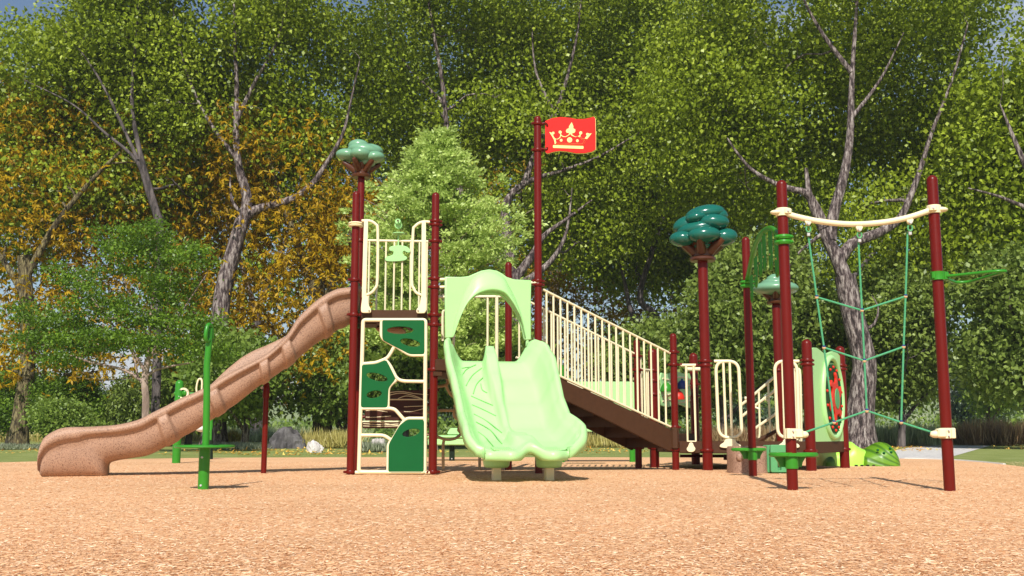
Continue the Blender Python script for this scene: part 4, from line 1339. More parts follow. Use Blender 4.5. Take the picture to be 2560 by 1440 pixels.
# ------------------------------------------------------------------ net climber with loop ladder
def net_climber():
    NC = thing('net_climber', ((N_[0] + O_[0]) / 2, N_[1], 0), 'maroon post climber with green rope net, cream top bar and green loop ladder', 'net climber')
    pn = post(N_, R35, zat(N_, 450), NC); po = post(O_, R35, zat(O_, 438), NC); pj = post(J, R35, zat(J, 592), NC)
    pl = PL(N_, O_, 0)
    P = lambda x, y, o=0.0: pl.world(*pl.uv(x, y), o)
    mb = MB()
    bar = spline([P(1960, 533, .03), P(1985, 542, .03), (P(2040, 554, .03)), P(2100, 561, .03), P(2150, 562, .03), P(2210, 557, .03), P(2270, 545, .03), P(2330, 525, .03)], 5)
    mb.tube(bar, .024, 14)
    tb = mb.build('top_bar', M_CREAM, NC)
    for p, x, y, sg in ((N_, 1955, 531, -1), (O_, 2334, 524, 1)):
        mb = MB(); z = zat(p, y)
        mb.lathe((p[0], p[1], z), [(R35 + .002, -.035), (R35 + .012, -.033), (R35 + .016, 0), (R35 + .012, .033), (R35 + .002, .035)], 24, caps=False)
        mb.ell((p[0] + sg * .055, p[1] - .02, z - .004), (.055, .035, .022), None, 16, 8)
        mb.box((p[0] - sg * .03, p[1] - .055, z), (.06, .03, .05), 0, .008)
        cl = mb.build('bar_collar', M_CREAM, tb)
        mb = MB(); mb.lathe((p[0] - sg * .03, p[1] - .078, z), [(.008, 0), (.012, .01), (.012, .02)], 10, 'y'); mb.build('bolt', M_STEEL, cl)
    ropes = [[(2021, 592), (2042, 743), (2060, 869), (2085, 1056)], [(2146, 603), (2155, 776), (2161, 902), (2167, 1027)], [(2269, 580), (2264, 741), (2259, 867), (2253, 1056)]]
    for i, rp_ in enumerate(ropes):
        mb = MB(); mb.tube([P(*q) for q in rp_], .0085, 8); mb.build('net_rope', M_ROPE, NC)
    for q in ([(2042, 743), (2155, 776), (2264, 741)], [(2060, 869), (2161, 902), (2259, 867)], [(2012, 1081), (2085, 1056), (2167, 1027), (2253, 1056), (2337, 1083)]):
        mb = MB(); mb.tube([P(*a) for a in q], .0085, 8); mb.build('net_rope', M_ROPE, NC)
    for rp_ in ropes:
        for q in rp_[1:]:
            mb = MB(); c = P(*q); mb.ell(c, (.0165, .0165, .0165), None, 12, 8); k = mb.build('net_knot', M_TAN, NC)
            mb = MB(); mb.ell((c[0], c[1] - .002, c[2] + .008), (.0155, .0165, .0105), None, 12, 6); mb.build('knot_cap', M_BLUE, k)
    for (x, y) in ((2019, 560), (2146, 575), (2272, 557)):
        c = P(x, y, .03)
        u, z = pl.uv(x, y)
        h = plate('rope_hanger', [chaikin([(u - .032, z + .03), (u + .032, z + .03), (u + .02, z - .01), (u, z - .028), (u - .02, z - .01)], 1)], pl, .03, M_CREAM, NC, .03, .004)
        mb = MB(); mb.lathe(pl.world(u, z - .005, .05), [(.013, -.01), (.016, 0), (.010, .006)], 12, 'y'); mb.build('bolt', M_STEEL, h)
        mb = MB()
        ring = [pl.world(u + .018 * math.cos(a), z - .050 + .024 * math.sin(a), .03) for a in [2 * math.pi * k / 14 for k in range(14)]]
        mb.tube(ring, .0075, 8, True); mb.build('shackle', M_GBOX, h)
        mb = MB(); mb.box(pl.world(u, z - .090, .02), (.024, .022, .035), 0, .003); mb.build('rope_ferrule', M_STEEL, h)
    # lower clamps
    for p, sg, y in ((N_, 1, 1084), (O_, -1, 1083)):
        z = zat(p, y); mb = MB()
        mb.lathe((p[0], p[1], z), [(R35 + .002, -.042), (R35 + .014, -.040), (R35 + .014, .040), (R35 + .002, .042)], 24, caps=False)
        mb.box((p[0] + sg * .055, p[1] - .02, z), (.07, .09, .075), 0, .012)
        mb.box((p[0] - sg * .03, p[1] - .055, z), (.035, .03, .085), 0, .006)
        mb.ell((p[0] + sg * .095, p[1] - .015, z - .008), (.05, .035, .030), None, 14, 8)
        lc = mb.build('net_clamp', M_CREAM, NC)
        mb = MB(); mb.ell((p[0] + sg * .14, p[1] - .012, z - .004), (.018, .014, .014), None, 10, 6); mb.build('rope_grommet', M_BLACK, lc)
        for dz in (-.022, .022):
            mb = MB(); mb.lathe((p[0] + sg * .006, p[1] - .078, z + dz), [(.006, 0), (.009, .008), (.009, .02)], 8, 'y'); mb.build('bolt', M_STEEL, lc)
    # triangular hand loop on the right post
    z = zat(O_, 690)
    mb = MB(); mb.lathe((O_[0], O_[1], z), [(R35 + .002, -.036), (R35 + .014, -.034), (R35 + .010, 0), (R35 + .014, .034), (R35 + .002, .036)], 24, caps=False)
    mb.box((O_[0] + .062, O_[1], z), (.05, .05, .07), 0, .008); mb.box((O_[0] - .045, O_[1] - .03, z), (.03, .03, .06), 0, .008)
    hc_ = mb.build('loop_clamp', M_GREEN, po)
    mb = MB()
    x0 = O_[0] + .07
    lp = corner_round([(x0, O_[1] - .02), (x0 + .28, O_[1] - .30), (x0 + .36, O_[1] - .30), (x0 + .33, O_[1] + .30), (x0 + .22, O_[1] + .34), (x0, O_[1] + .05)], .07, 4, False)
    zb_ = []
    mb.tube([(q[0], q[1], z - .005) for q in lp], .013, 10)
    mb.build('hand_loop', M_GREEN, hc_)
    # loop ladder
    pj_ = PL(J, N_, 0)
    Q = lambda x, y, o=0.0: pj_.world(*pj_.uv(x, y), o)
    cr = lambda x, y: (1840 + x / 6, 540 + y / 6)
    arch = spline([Q(*cr(*q)) for q in ((165, 970), (205, 790), (255, 560), (320, 380), (400, 245), (510, 185), (600, 235), (650, 300))], 5)
    mb = MB(); mb.tube(arch, .026, 12)
    la = mb.build('ladder_arch', M_GREEN, NC)
    nrm = np.array([pj_.n[0], pj_.n[1], 0])
    tan = np.array([pj_.u[0], pj_.u[1], 0])
    for (xt, yt, xb, yb) in ((182, 955, 240, 1290), (248, 680, 305, 1065), (318, 460, 372, 905), (395, 310, 432, 818), (478, 245, 528, 810), (562, 270, 622, 905)):
        a = Q(*cr(xt, yt)); b = Q(*cr(xb, yb))
        a[0], a[1] = b[0], b[1]
        hgt = a[2] - b[2]
        mb = MB(); pts = []
        for t in np.linspace(0, 1, 7): pts.append(a + tan * .052 + np.array([0, 0, -t * (hgt - .06)]))
        for k in range(1, 8):
            an = math.pi * k / 8; pts.append(b + tan * .052 * math.cos(an) + np.array([0, 0, .06 - .06 * math.sin(an)]))
        for t in np.linspace(1, 0, 7): pts.append(a - tan * .052 + np.array([0, 0, -t * (hgt - .06)]))
        mb.tube(pts, .0115, 10); rg_ = mb.build('loop_rung', M_GREEN, la)
        mb = MB(); mb.tube([a - tan * .052 + np.array([0, 0, -hgt * .6]), a + tan * .052 + np.array([0, 0, -hgt * .6])], .008, 8); mb.build('rung_spacer', M_TAN, rg_)
    for p, y in ((J, 711), (N_, 600)):
        z = zat(p, y); mb = MB()
        for dz in (-.022, .022):
            mb.lathe((p[0], p[1], z + dz), [(R35 + .002, -.020), (R35 + .018, -.018), (R35 + .026, 0), (R35 + .018, .018), (R35 + .002, .020)], 24, caps=False)
            mb.ell((p[0] + .055, p[1] - .01, z + dz), (.026, .045, .020), None, 12, 8); mb.ell((p[0] - .055, p[1] - .01, z + dz), (.026, .045, .020), None, 12, 8)
        mb.build('ladder_clamp', M_GREEN, la)
    # stepping pods
    for p, pobj, y, w_, dx in ((J, pj, 1124, .26, -.03), (N_, pn, 1137, .30, .03)):
        z = zat(p, y)
        mb = MB()
        for sg in (-1, 1):
            mb.lathe((p[0] + sg * w_ * .28 + dx, p[1] + .05, z), [(.02, -.018), (.105, -.018), (.116, -.008), (.116, .008), (.105, .018), (.02, .016)], 24)
        mb.box((p[0] + dx, p[1] + .03, z - .0), (w_ * .5, .20, .030), 0, .004)
        pd = mb.build('step_pod', M_GREEN, pobj)
        mb = MB(); mb.lathe((p[0], p[1], z - .11), [(R35 + .002, -.0), (R35 + .008, .0), (R35 + .008, .10), (R35 + .002, .10)], 24, caps=False)
        mb.build('pod_collar', M_GREEN, pd)
        for sg in (-1, 1):
            mb = MB()
            V = []
            for yy in (p[1] + .035, p[1] + .065):
                V += [(p[0] + sg * .04, yy, z - .015), (p[0] + sg * .13, yy, z - .015), (p[0] + sg * .10, yy, z - .06), (p[0] + sg * .09, yy, z - .10), (p[0] + sg * .04, yy, z - .10)]
            mb.add(V, [(0, 1, 2, 3, 4), (9, 8, 7, 6, 5)] + [(i, 5 + i, 5 + (i + 1) % 5, (i + 1) % 5) for i in range(5)])
            mb.build('pod_gusset', M_GREEN, pd)
net_climber()

# ------------------------------------------------------------------ green pod spinner, front left
def spinner():
    p = pos(509, 304)
    S = thing('pod_spinner', (p[0], p[1], 0), 'bright green standing spinner with a round foot disc in front of the sandstone slide', 'spinner')
    pl = PL((p[0], p[1]), (p[0] + 1, p[1]), 0)
    P = lambda x, y: pl.world(*pl.uv(x, y))
    mb = MB()
    sc = lambda x, y: (380 + x / 3.13, 780 + y / 3.13)
    a = P(*sc(401, 1385)); b = P(*sc(414, 1050))
    a[2] = -.1
    mb.tube([a, b], .0445, 24)
    base = mb.build('base_post', M_GREEN, S)
    for x, y in ((404, 1136), (394, 1356)):
        q = P(*sc(x, y)); mb = MB(); mb.lathe((q[0], q[1] - .052, q[2]), [(.007, 0), (.010, .006), (.010, .02)], 12, 'y'); mb.build('bolt', M_STEEL, base)
    c = P(*sc(413, 1052))
    mb = MB(); mb.lathe((c[0], c[1], c[2]), [(.02, -.010), (.235, -.012), (.245, -.004), (.243, .008), (.232, .012), (.21, .004), (.02, .004)], 40)
    mb.build('foot_disc', M_GREEN, S)
    mb = MB()
    pts = spline([P(*sc(*q)) for q in ((420, 1045), (424, 900), (428, 700), (429, 520), (430, 420), (438, 330), (446, 240), (452, 150), (455, 125))], 4)
    mb.tube(pts, [.029 - .004 * i / len(pts) for i in range(len(pts))], 18)
    up = mb.build('upright_pole', M_GREEN, S)
    mb = MB()
    t = P(*sc(458, 110))
    # hook at the top, bending towards the camera and down
    q = [(t[0] + .010, t[1] + .03, t[2] - .10), (t[0] + .008, t[1] + .01, t[2] - .02), (t[0] + .002, t[1] - .02, t[2] + .008), (t[0] - .008, t[1] - .05, t[2] + .0), (t[0] - .014, t[1] - .07, t[2] - .05), (t[0] - .016, t[1] - .07, t[2] - .10), (t[0] - .012, t[1] - .045, t[2] - .13), (t[0] - .002, t[1] - .02, t[2] - .11)]
    mb.tube(spline(q, 5), .0165, 14)
    mb.build('hook', M_GREEN, up)
spinner()

# ------------------------------------------------------------------ far left hand cycle post
def hand_cycle():
    p = pos(440, 161)
    S = thing('hand_cycle', (p[0], p[1], 0), 'thick bright green post with a cream wheel toy behind the sandstone slide', 'play post')
    r = .063; top = zat(p, 950)
    mb = MB(); mb.lathe((p[0], p[1], 0), [(r, -.1), (r, top - r)] + [(r * math.cos(a), top - r + r * math.sin(a)) for a in (.3, .6, .9, 1.2, 1.45)], 24)
    mb.build('post', M_GREEN, S)
    pl = PL((p[0], p[1]), (p[0] + 1, p[1]), 0); P = lambda x, y, o=0: pl.world(*pl.uv(x, y), o)
    mb = MB(); mb.tube([P(437, 984), P(462, 984)], .035, 12); mb.ell(P(463, 982), (.05, .05, .06), None, 16, 10); arm = mb.build('arm', M_GREEN, S)
    c = P(460, 984, .03); mb = MB()
    mb.lathe((c[0], c[1], c[2]), [(.06, -.02), (.088, -.022), (.092, 0), (.088, .02), (.06, .02)], 28, 'y', caps=False); wh = mb.build('wheel', M_CREAM, S)
    for a in (.6, 2.2, 3.8, 5.4):
        mb = MB(); mb.lathe((c[0] + .075 * math.cos(a), c[1] - .032, c[2] + .075 * math.sin(a)), [(.007, 0), (.009, .01)], 8, 'y'); mb.build('bolt', M_STEEL, wh)
    mb = MB(); q = spline([P(491, 975), P(493, 958), P(497, 948), P(503, 948), P(505, 958), P(503, 980), P(496, 990)], 4, True); mb.tube(q, .014, 8, True); hl = mb.build('handle', M_CREAM, S)
    mb = MB(); mb.tube([P(462, 984), P(497, 984)], .02, 8); mb.build('axle', M_GREEN, S)
hand_cycle()

# rear seat toy seen beneath the slide
def rear_toy():
    p = pos(527, 140)
    S = thing('spring_seat', (p[0], p[1], 0), 'small white play seat on a thin green stem behind the spinner', 'play seat')
    pl = PL(p, (p[0] + 1, p[1]), 0); P = lambda x, y, o=0: pl.world(*pl.uv(x, y), o)
    mb = MB(); mb.tube([P(528, 1148), P(528, 1045)], .03, 10); mb.build('stem', M_BLACK, S)
    mb = MB(); mb.tube([P(527, 1100), P(528, 1045)], .033, 10); mb.build('stem_sleeve', M_GREEN, S)
    mb = MB(); mb.ell(P(507, 1072), (.14, .12, .06), None, 18, 10); mb.tube([P(507, 1074), P(527, 1079)], .03, 8); mb.build('seat', M_KERB, S)
rear_toy()

# ------------------------------------------------------------------ stepping stump and mint box
def stump():
    a = pos(1875, 216)
    S = thing('stepping_stump', (a[0], a[1], 0), 'short pinkish speckled stump step with a dimpled side beside the mint green box', 'step')
    pl = PL((a[0], a[1]), (a[0] + 1, a[1]), 0)
    h = zat(a, 1116)
    mb = MB(); n = 40; V = []; F = []
    zs = [-.05, .0, .08, .16, h - .02, h]
    for j, z in enumerate(zs):
        for k in range(n):
            th = 2 * math.pi * k / n
            r = .235 * (1 + .035 * math.sin(3 * th + 1) + .02 * math.sin(7 * th)) * (1.03 if z < .02 else 1) * (.95 if j == 5 else 1)
            dent = .03 * math.exp(-((th - 4.55) ** 2) / .03 - ((z - .15) ** 2) / .004) + .03 * math.exp(-((th - 5.1) ** 2) / .03 - ((z - .2) ** 2) / .004)
            V.append((a[0] + (r - dent) * math.cos(th), a[1] + .1 + (r - dent) * math.sin(th), z))
    for j in range(len(zs) - 1):
        for k in range(n): F.append((j * n + k, j * n + (k + 1) % n, (j + 1) * n + (k + 1) % n, (j + 1) * n + k))
    F.append(tuple(range((len(zs) - 1) * n, len(zs) * n)))
    mb.add(V, F); mb.build('stump_body', M_STUMP, S)
    mb = MB(); q = pl.hit(1843, 1143); mb.ell((q[0] + .02, a[1] - .09, q[2]), (.05, .035, .05), None, 16, 10); mb.build('knob', M_STUMP, S)
    b = pos(1952, 218)
    S = thing('step_box', (b[0], b[1], 0), 'mint green plastic step box with a small square opening under the low deck', 'step box')
    pl = PL((b[0] - .5, b[1]), (b[0] + .5, b[1] + .02), 0)
    o3 = corner_round([pl.uv(1925, 1112), pl.uv(1990, 1112), pl.uv(1990, 1181), pl.uv(1926, 1181)], .02, 2)
    ho = [pl.uv(1943, 1155), pl.uv(1953, 1155), pl.uv(1953, 1176), pl.uv(1943, 1176)]
    plate('box_front', [o3, ho], pl, .05, M_GBOX, S, .0, .006)
    u0, z0 = pl.uv(1948, 1165)
    plate('recess', [[(u0 - .05, z0 - .07), (u0 + .05, z0 - .07), (u0 + .05, z0 + .07), (u0 - .05, z0 + .07)]], pl, .01, M_GBOX, S, -.05, .001)
    c = pl.world(.5, zat(b, 1112) / 2, -.16); mb = MB(); mb.box(c, (.26, .20, zat(b, 1112) - .01), 0, .01); mb.build('box_body', M_GBOX, S)
stump()

# ------------------------------------------------------------------ caterpillar climber
def caterpillar():
    p0 = pos(2010, 176); p1 = pos(2236, 176)
    cx, cy = (p0[0] + p1[0]) / 2, p0[1] + .2
    S = thing('crawl_climber', (cx, cy, 0), 'low lime green climber with striped leaf shaped humps beside the gear panel', 'climber')
    MG = gradient_lime(); MS = stripe_green()
    pl = PL((p0[0], p0[1] + .2), (p1[0], p1[1] + .2), 0)
    def hump(name, prof_px, depth, mat, y_off=0.0, base=1166, rows=14):
        pr_ = spline([pl.uv(*q) for q in prof_px], 5)
        V = []; F = []
        for (u, z) in pr_:
            z = max(z, .01)
            for k in range(rows + 1):
                a = math.pi * k / rows
                V.append(pl.world(u, -.02 + (z + .02) * math.sin(a) ** .55, y_off + depth * math.cos(a) * (.55 + .45 * min(z / .3, 1))))
        n = rows + 1
        for i in range(len(pr_) - 1):
            for k in range(rows): F.append((i * n + k, i * n + k + 1, (i + 1) * n + k + 1, (i + 1) * n + k))
        F.append(tuple(range(n))); F.append(tuple(range((len(pr_) - 1) * n, len(pr_) * n)))
        mb = MB(); mb.add(V, F); return mb.build(name, mat, S)
    hump('body', [(2040, 1150), (2048, 1130), (2070, 1122), (2100, 1118), (2122, 1104), (2135, 1112), (2160, 1124), (2185, 1118), (2205, 1116)], .30, MG)
    hump('striped_hump', [(2141, 1160), (2142, 1148), (2145, 1133), (2153, 1127), (2170, 1117), (2187, 1107), (2200, 1105), (2212, 1110), (2223, 1124), (2231, 1146), (2234, 1165)], .36, MS, .05)
    hump('striped_hump', [(2044, 1160), (2046, 1150), (2052, 1143), (2060, 1140), (2066, 1145), (2069, 1160)], .14, MS, .32)
    rr = random.Random(4)
    for x, y in ((2203, 1120), (2204, 1129), (2186, 1131), (2172, 1124)):
        u, z = pl.uv(x, y); mb = MB(); zc0 = pl.uv(x, 1106)[1]; yo = .36 * math.sqrt(max(0.0, 1 - min(z / .37, 1) ** 3.2)); c = pl.world(u, z, yo + .05); mb.ell(c, (.020, .016, .016), None, 10, 8); mb.build('spot', M_PLATE, S)
    for x in range(2120, 2225, 14):
        u, z = pl.uv(x, 1164); mb = MB(); c = pl.world(u, .01, .36); mb.box(c, (.035, .05, .022), 0, .004); mb.build('foot', M_BLACK, S)
caterpillar()

# ------------------------------------------------------------------ mint play table behind the tower
def play_table():
    p = pos(1129, 149)
    S = thing('play_table', (p[0], p[1], 0), 'light green play counter on a dark post behind the tower and double slide', 'play table')
    pl = PL((p[0], p[1]), (p[0] + 1, p[1]), 0); P = lambda x, y, o=0: pl.world(*pl.uv(x, y), o)
    h = zat(p, 1092)
    mb = MB(); mb.box((p[0] + .35, p[1] + .3, h), (1.55, .75, .05), 0, .02); mb.build('table_top', M_LIME, S)
    mb = MB(); mb.box((p[0] + .35, p[1] + .3, h - .085), (1.5, .7, .11), 0, .015); mb.build('apron', M_LIME, S)
    u0 = pl.uv(1122, 1080)[0]
    plate('back_panel', [corner_round([pl.uv(1115, 1086), pl.uv(1124, 1070), pl.uv(1190, 1070), pl.uv(1190, 1086)], .03, 2)], pl, .04, M_LIME, S, -.2)
    mb = MB(); mb.box((p[0], p[1] + .1, h / 2 - .05), (.09, .06, h), 0, .006); lg = mb.build('leg', M_BLACK, S)
    mb = MB(); mb.box((p[0] + .8, p[1] + .1, h / 2 - .05), (.09, .06, h), 0, .006); mb.build('leg', M_BLACK, S)
    for y in (1111, 1147):
        q = P(1129, y); mb = MB(); mb.lathe((q[0], q[1] + .05, q[2]), [(.008, 0), (.012, .01), (.012, .03)], 10, 'y'); mb.build('bolt', M_STEEL, lg)
play_table()

# ================================================================== vegetation
def leaves(P, D, L, Wd, rng, fold=.25, roll=None):
    """one kite shaped leaf per point P with tip direction D and length L"""
    N = len(P)
    D = D / (np.linalg.norm(D, axis=1, keepdims=True) + 1e-9)
    r = rng.normal(size=(N, 3))
    S = np.cross(D, r); S /= (np.linalg.norm(S, axis=1, keepdims=True) + 1e-9)
    if roll is not None:     # keep blades flatter: side vector pulled towards horizontal
        up = np.tile(np.array([[0, 0, 1.0]]), (N, 1))
        S2 = np.cross(D, up); S2 /= (np.linalg.norm(S2, axis=1, keepdims=True) + 1e-6)
        S = S * (1 - roll) + S2 * roll; S /= (np.linalg.norm(S, axis=1, keepdims=True) + 1e-9)
    Nn = np.cross(S, D)
    L = L[:, None]
    w_ = Wd[:, None]
    V = np.stack([P, P + D * L * .36 - S * w_ + Nn * L * fold, P + D * L, P + D * L * .42 + S * w_ + Nn * L * fold], 1)
    return V.reshape(-1, 3)

def tube_mesh(segs, n=6):
    """segs: list of (points list, radii list) -> V,F quads"""
    mb = MB()
    for pts, rad, k in segs:
        mb.tube(pts, rad, k, False, False)
    return mb

class Tree:
    def __init__(self, name, label, cat, base, bark, leafm, seed, group=None):
        self.rng = np.random.default_rng(seed)
        self.root = thing(name, (base[0], base[1], 0), label, cat, group)
        self.bark, self.leafm = bark, leafm
        self.base = np.array([base[0], base[1], 0.0])
        self.segs = []; self.nodes = []; self.nr = []
    def limb(self, pts, r0, r1, k=10, gn=True, sub=6, wob=.0):
        q = spline(pts, sub)
        n = len(q)
        rad = [r0 + (r1 - r0) * (i / (n - 1)) ** .8 for i in range(n)]
        if wob:
            q = [p + self.rng.normal(size=3) * wob * (0 < i < n - 1) for i, p in enumerate(q)]
        self.segs.append((q, rad, k))
        if gn:
            for p, r in zip(q, rad):
                self.nodes.append(p); self.nr.append(r)
    def trunk(self, pts, r0, r1, k=16, flare=1.5, sub=6):
        q = spline(pts, sub); n = len(q)
        rad = [(r0 + (r1 - r0) * i / (n - 1)) * (1 + (flare - 1) * math.exp(-(q[i][2] - q[0][2]) / (r0 * 1.6))) for i in range(n)]
        self.segs.append((q, rad, k))
        for p, r in zip(q[n // 4:], rad[n // 4:]): self.nodes.append(p); self.nr.append(r)
    def connect(self, targets, rmax, k=5, minz=None, sag=.12):
        """grow a curved branch from the nearest limb node to each target"""
        T = sorted(targets, key=lambda t: np.min(np.linalg.norm(np.array(self.nodes) - t, axis=1)))
        new = []
        for t in T:
            Nn = np.array(self.nodes)
            dv = t - Nn
            d = np.linalg.norm(dv, axis=1) + np.maximum(0, -dv[:, 2]) * .6
            if len(d) == 0: continue
            i = int(np.argmin(d)); a = Nn[i]
            r = min(self.nr[i] * .6, rmax * (1 if d[i] > .5 else .6))
            mid = (a + t) / 2 + self.rng.normal(size=3) * .10 * d[i] + np.array([0, 0, sag * d[i]])
            q = [a, a * .6 + mid * .4 + self.rng.normal(size=3) * .04 * d[i], mid, (mid + t) / 2 + self.rng.normal(size=3) * .05 * d[i], t]
            q = spline(q, 2)
            n = len(q); rad = [r + (r * .35 - r) * j / (n - 1) for j in range(n)]
            self.segs.append((q, rad, k))
            for p, rr in zip(q[2:], rad[2:]):
                self.nodes.append(p); self.nr.append(rr)
            new.append(t)
        return new
    def finish(self, centers, per, spread, L, W, droop=.5, fold=.2, roll=.3, outward=.4, lname='crown', sun=0.0):
        rng = self.rng
        C_ = np.repeat(np.array(centers), per, 0)
        N = len(C_)
        off_ = rng.normal(size=(N, 3)) * np.array(spread)
        P = C_ + off_
        ctr = np.mean(np.array(centers), 0)
        out = P - ctr; out /= (np.linalg.norm(out, axis=1, keepdims=True) + 1e-6)
        D = rng.normal(size=(N, 3)) * .7 + out * outward + np.array([0, 0, -droop])
        Lg = L * (.65 + .7 * rng.random(N)); Wd = W * (.65 + .7 * rng.random(N))
        V = leaves(P, D, Lg, Wd, rng, fold, roll)
        F = np.arange(N * 4).reshape(N, 4)
        cl = np.repeat(rng.random(len(centers)), per)
        rnd = np.clip(.55 * rng.random(N) + .45 * cl, 0, 1)
        mb = tube_mesh(self.segs)
        t = mb.build('trunk', self.bark, self.root, weld=False, sharp=180)
        c = mesh_np(lname, V, F, 4, self.leafm, self.root, True, rnd)
        return self.root

def in_ells(rng, ells, n, shell=.55, zmin=None):
    """n random points in a union of ellipsoids, biased to the outside"""
    vol = np.array([e[1][0] * e[1][1] * e[1][2] for e in ells]) ** .8
    pk = rng.choice(len(ells), n, p=vol / vol.sum())
    d = rng.normal(size=(n, 3)); d /= np.linalg.norm(d, axis=1, keepdims=True)
    r = rng.random(n) ** (1 / 3) * (1 - shell) + shell * rng.random(n) ** .18
    P = np.array([ells[k][0] for k in pk]) + d * r[:, None] * np.array([ells[k][1] for k in pk])
    if zmin is not None: P = P[P[:, 2] > zmin]
    return P

def W_(px, py, Y): return atY(px, py, Y)

def path(pts, Y):
    out = []
    for q in pts:
        out.append(atY(q[0], q[1], Y + (q[2] if len(q) > 2 else 0)))
    return out

def ell_px(cx, cy, rx, rz, Y, ry=None):
    s = F_PX / Y
    c = atY(cx, cy, Y)
    return (c, np.array([rx / s, (ry if ry else rx / s), rz / s]))

def maple(label, base_px, Y, trunk, limbs, ells, seed, ncl=620, per=95, r0=.42, leafL=.152, leaf=None, bark=None, name='maple_tree', r1=.2, spread=(.62, .62, .40), n1=46, back=3.4, yr=.66, clr=True):
    base = atY(base_px, 1084, Y); base[2] = 0
    T = Tree(name, label, 'tree', base, bark or BK_GREY, leaf or LF_MAPLE, seed)
    tp = path(trunk, Y); tp[0][2] = -.1
    T.trunk(tp, r0, r1)
    for l, ra, rb in limbs: T.limb(path(l, Y), ra, max(rb * .35, .015), 9)
    E_ = []
    for e in ells:
        zo = back if e[1] > 60 else back * .4
        c = atY(e[0], e[1], Y + e[5] + zo); s = F_PX / (Y + e[5] + zo)
        E_.append((c, np.array([e[2] / s, e[4] * yr, e[3] / s])))
    T.connect(in_ells(T.rng, E_, n1, .2), .09, 6)
    cs = in_ells(T.rng, E_, ncl, .5)
    keep = np.ones(len(cs), bool)
    rel = cs - CO
    zc = rel @ CF; u = 1280 + F_PX * (rel @ CR) / zc; v = 720 - F_PX * (rel @ CU) / zc
    for pth, rr in [(trunk, 70 if clr else 1)] + [(l, 48) for l, a_, b_ in limbs if a_ > .19]:
        q = np.array(spline([np.array(p[:2], float) for p in pth], 8)); q = q[q[:, 1] > 130]
        if len(q) == 0: continue
        d = np.min(np.hypot(u[:, None] - q[None, :, 0], v[:, None] - q[None, :, 1]), 1)
        keep &= ~((d < rr) & (cs[:, 1] < Y + 1.2) & (T.rng.random(len(cs)) < .92))
    for hx, hy, ha, hb in ((60, -10, 130, 55), (500, 20, 38, 60), (2505, 130, 50, 60), (1960, 20, 42, 60), (870, 0, 50, 35), (2560, 10, 60, 40), (2400, 830, 40, 90)):
        keep &= ((u - hx) / (ha + 30)) ** 2 + ((v - hy) / (hb + 22)) ** 2 > 1
    cs = cs[keep]; ncl = len(cs)
    T.connect(cs[:ncl * 2 // 3], .028, 4)
    T.finish(cs, per, spread, leafL, leafL * .40, .5, .10, .12)
    return T.root

# right-hand big tree
maple('big grey barked tree with the thick leaning trunk behind the rope net', 2150, 33.5,
      [(2150, 1118), (2150, 1050), (2158, 960), (2160, 900), (2135, 800), (2122, 740), (2112, 690)],
      [([(2118, 710), (2090, 640), (2065, 590), (2055, 555), (2035, 510), (2012, 482), (1975, 472), (1930, 455), (1880, 425), (1845, 385), (1818, 345)], .26, .07),
       ([(2060, 570), (2035, 520), (2022, 480), (2015, 420)], .22, .15),
       ([(2075, 600), (2085, 530), (2110, 440), (2125, 340), (2128, 240), (2132, 160), (2140, 40), (2150, -120)], .22, .10),
       ([(2095, 660), (2130, 610), (2200, 580), (2250, 545), (2280, 480), (2305, 410), (2330, 330), (2380, 200), (2420, 60)], .22, .07),
       ([(2128, 180), (2060, 90), (2010, 0), (1980, -100)], .10, .05), ([(2125, 300), (2200, 200), (2260, 80)], .09, .04),
       ([(2060, 580), (1990, 640), (1960, 700)], .07, .03), ([(2148, 830), (2185, 810), (2195, 770), (2180, 740)], .07, .03)],
      [(2050, 150, 420, 260, 6, 0), (2350, 250, 330, 300, 6, 1), (1850, 250, 300, 260, 5, -1), (2480, 420, 220, 260, 5, 0), (2200, -60, 500, 200, 6, 0), (2330, 560, 260, 150, 4, -2), (1880, 470, 240, 140, 4, 1)],
      11, ncl=1150, per=118, r0=.42, r1=.33, back=5.0)
# left-hand big tree
maple('tall dark trunked tree forking behind the sandstone slide', 535, 37,
      [(535, 1108), (538, 1040), (540, 950), (546, 850), (556, 740), (575, 660), (592, 600), (606, 550)],
      [([(606, 552), (618, 510), (612, 470), (600, 430), (592, 380), (590, 300), (592, 220), (588, 120), (585, 20), (580, -100)], .24, .08),
       ([(606, 552), (640, 525), (700, 508), (745, 490), (785, 455), (815, 410), (845, 360), (862, 320), (880, 240), (900, 150)], .2, .06),
       ([(592, 300), (640, 200), (690, 110), (720, 0)], .1, .04), ([(596, 400), (540, 330), (490, 240), (450, 120), (430, 0)], .1, .04), ([(610, 540), (580, 500), (575, 430)], .1, .05)],
      [(560, 150, 330, 250, 6, -1), (800, 180, 260, 240, 5, 0), (330, 230, 280, 230, 5, 0), (620, 330, 240, 100, 4, -1), (560, -60, 520, 180, 6, 0), (820, 430, 130, 130, 4, 0)],
      12, ncl=800, per=112, r0=.38, r1=.25, bark=BK_GREY)
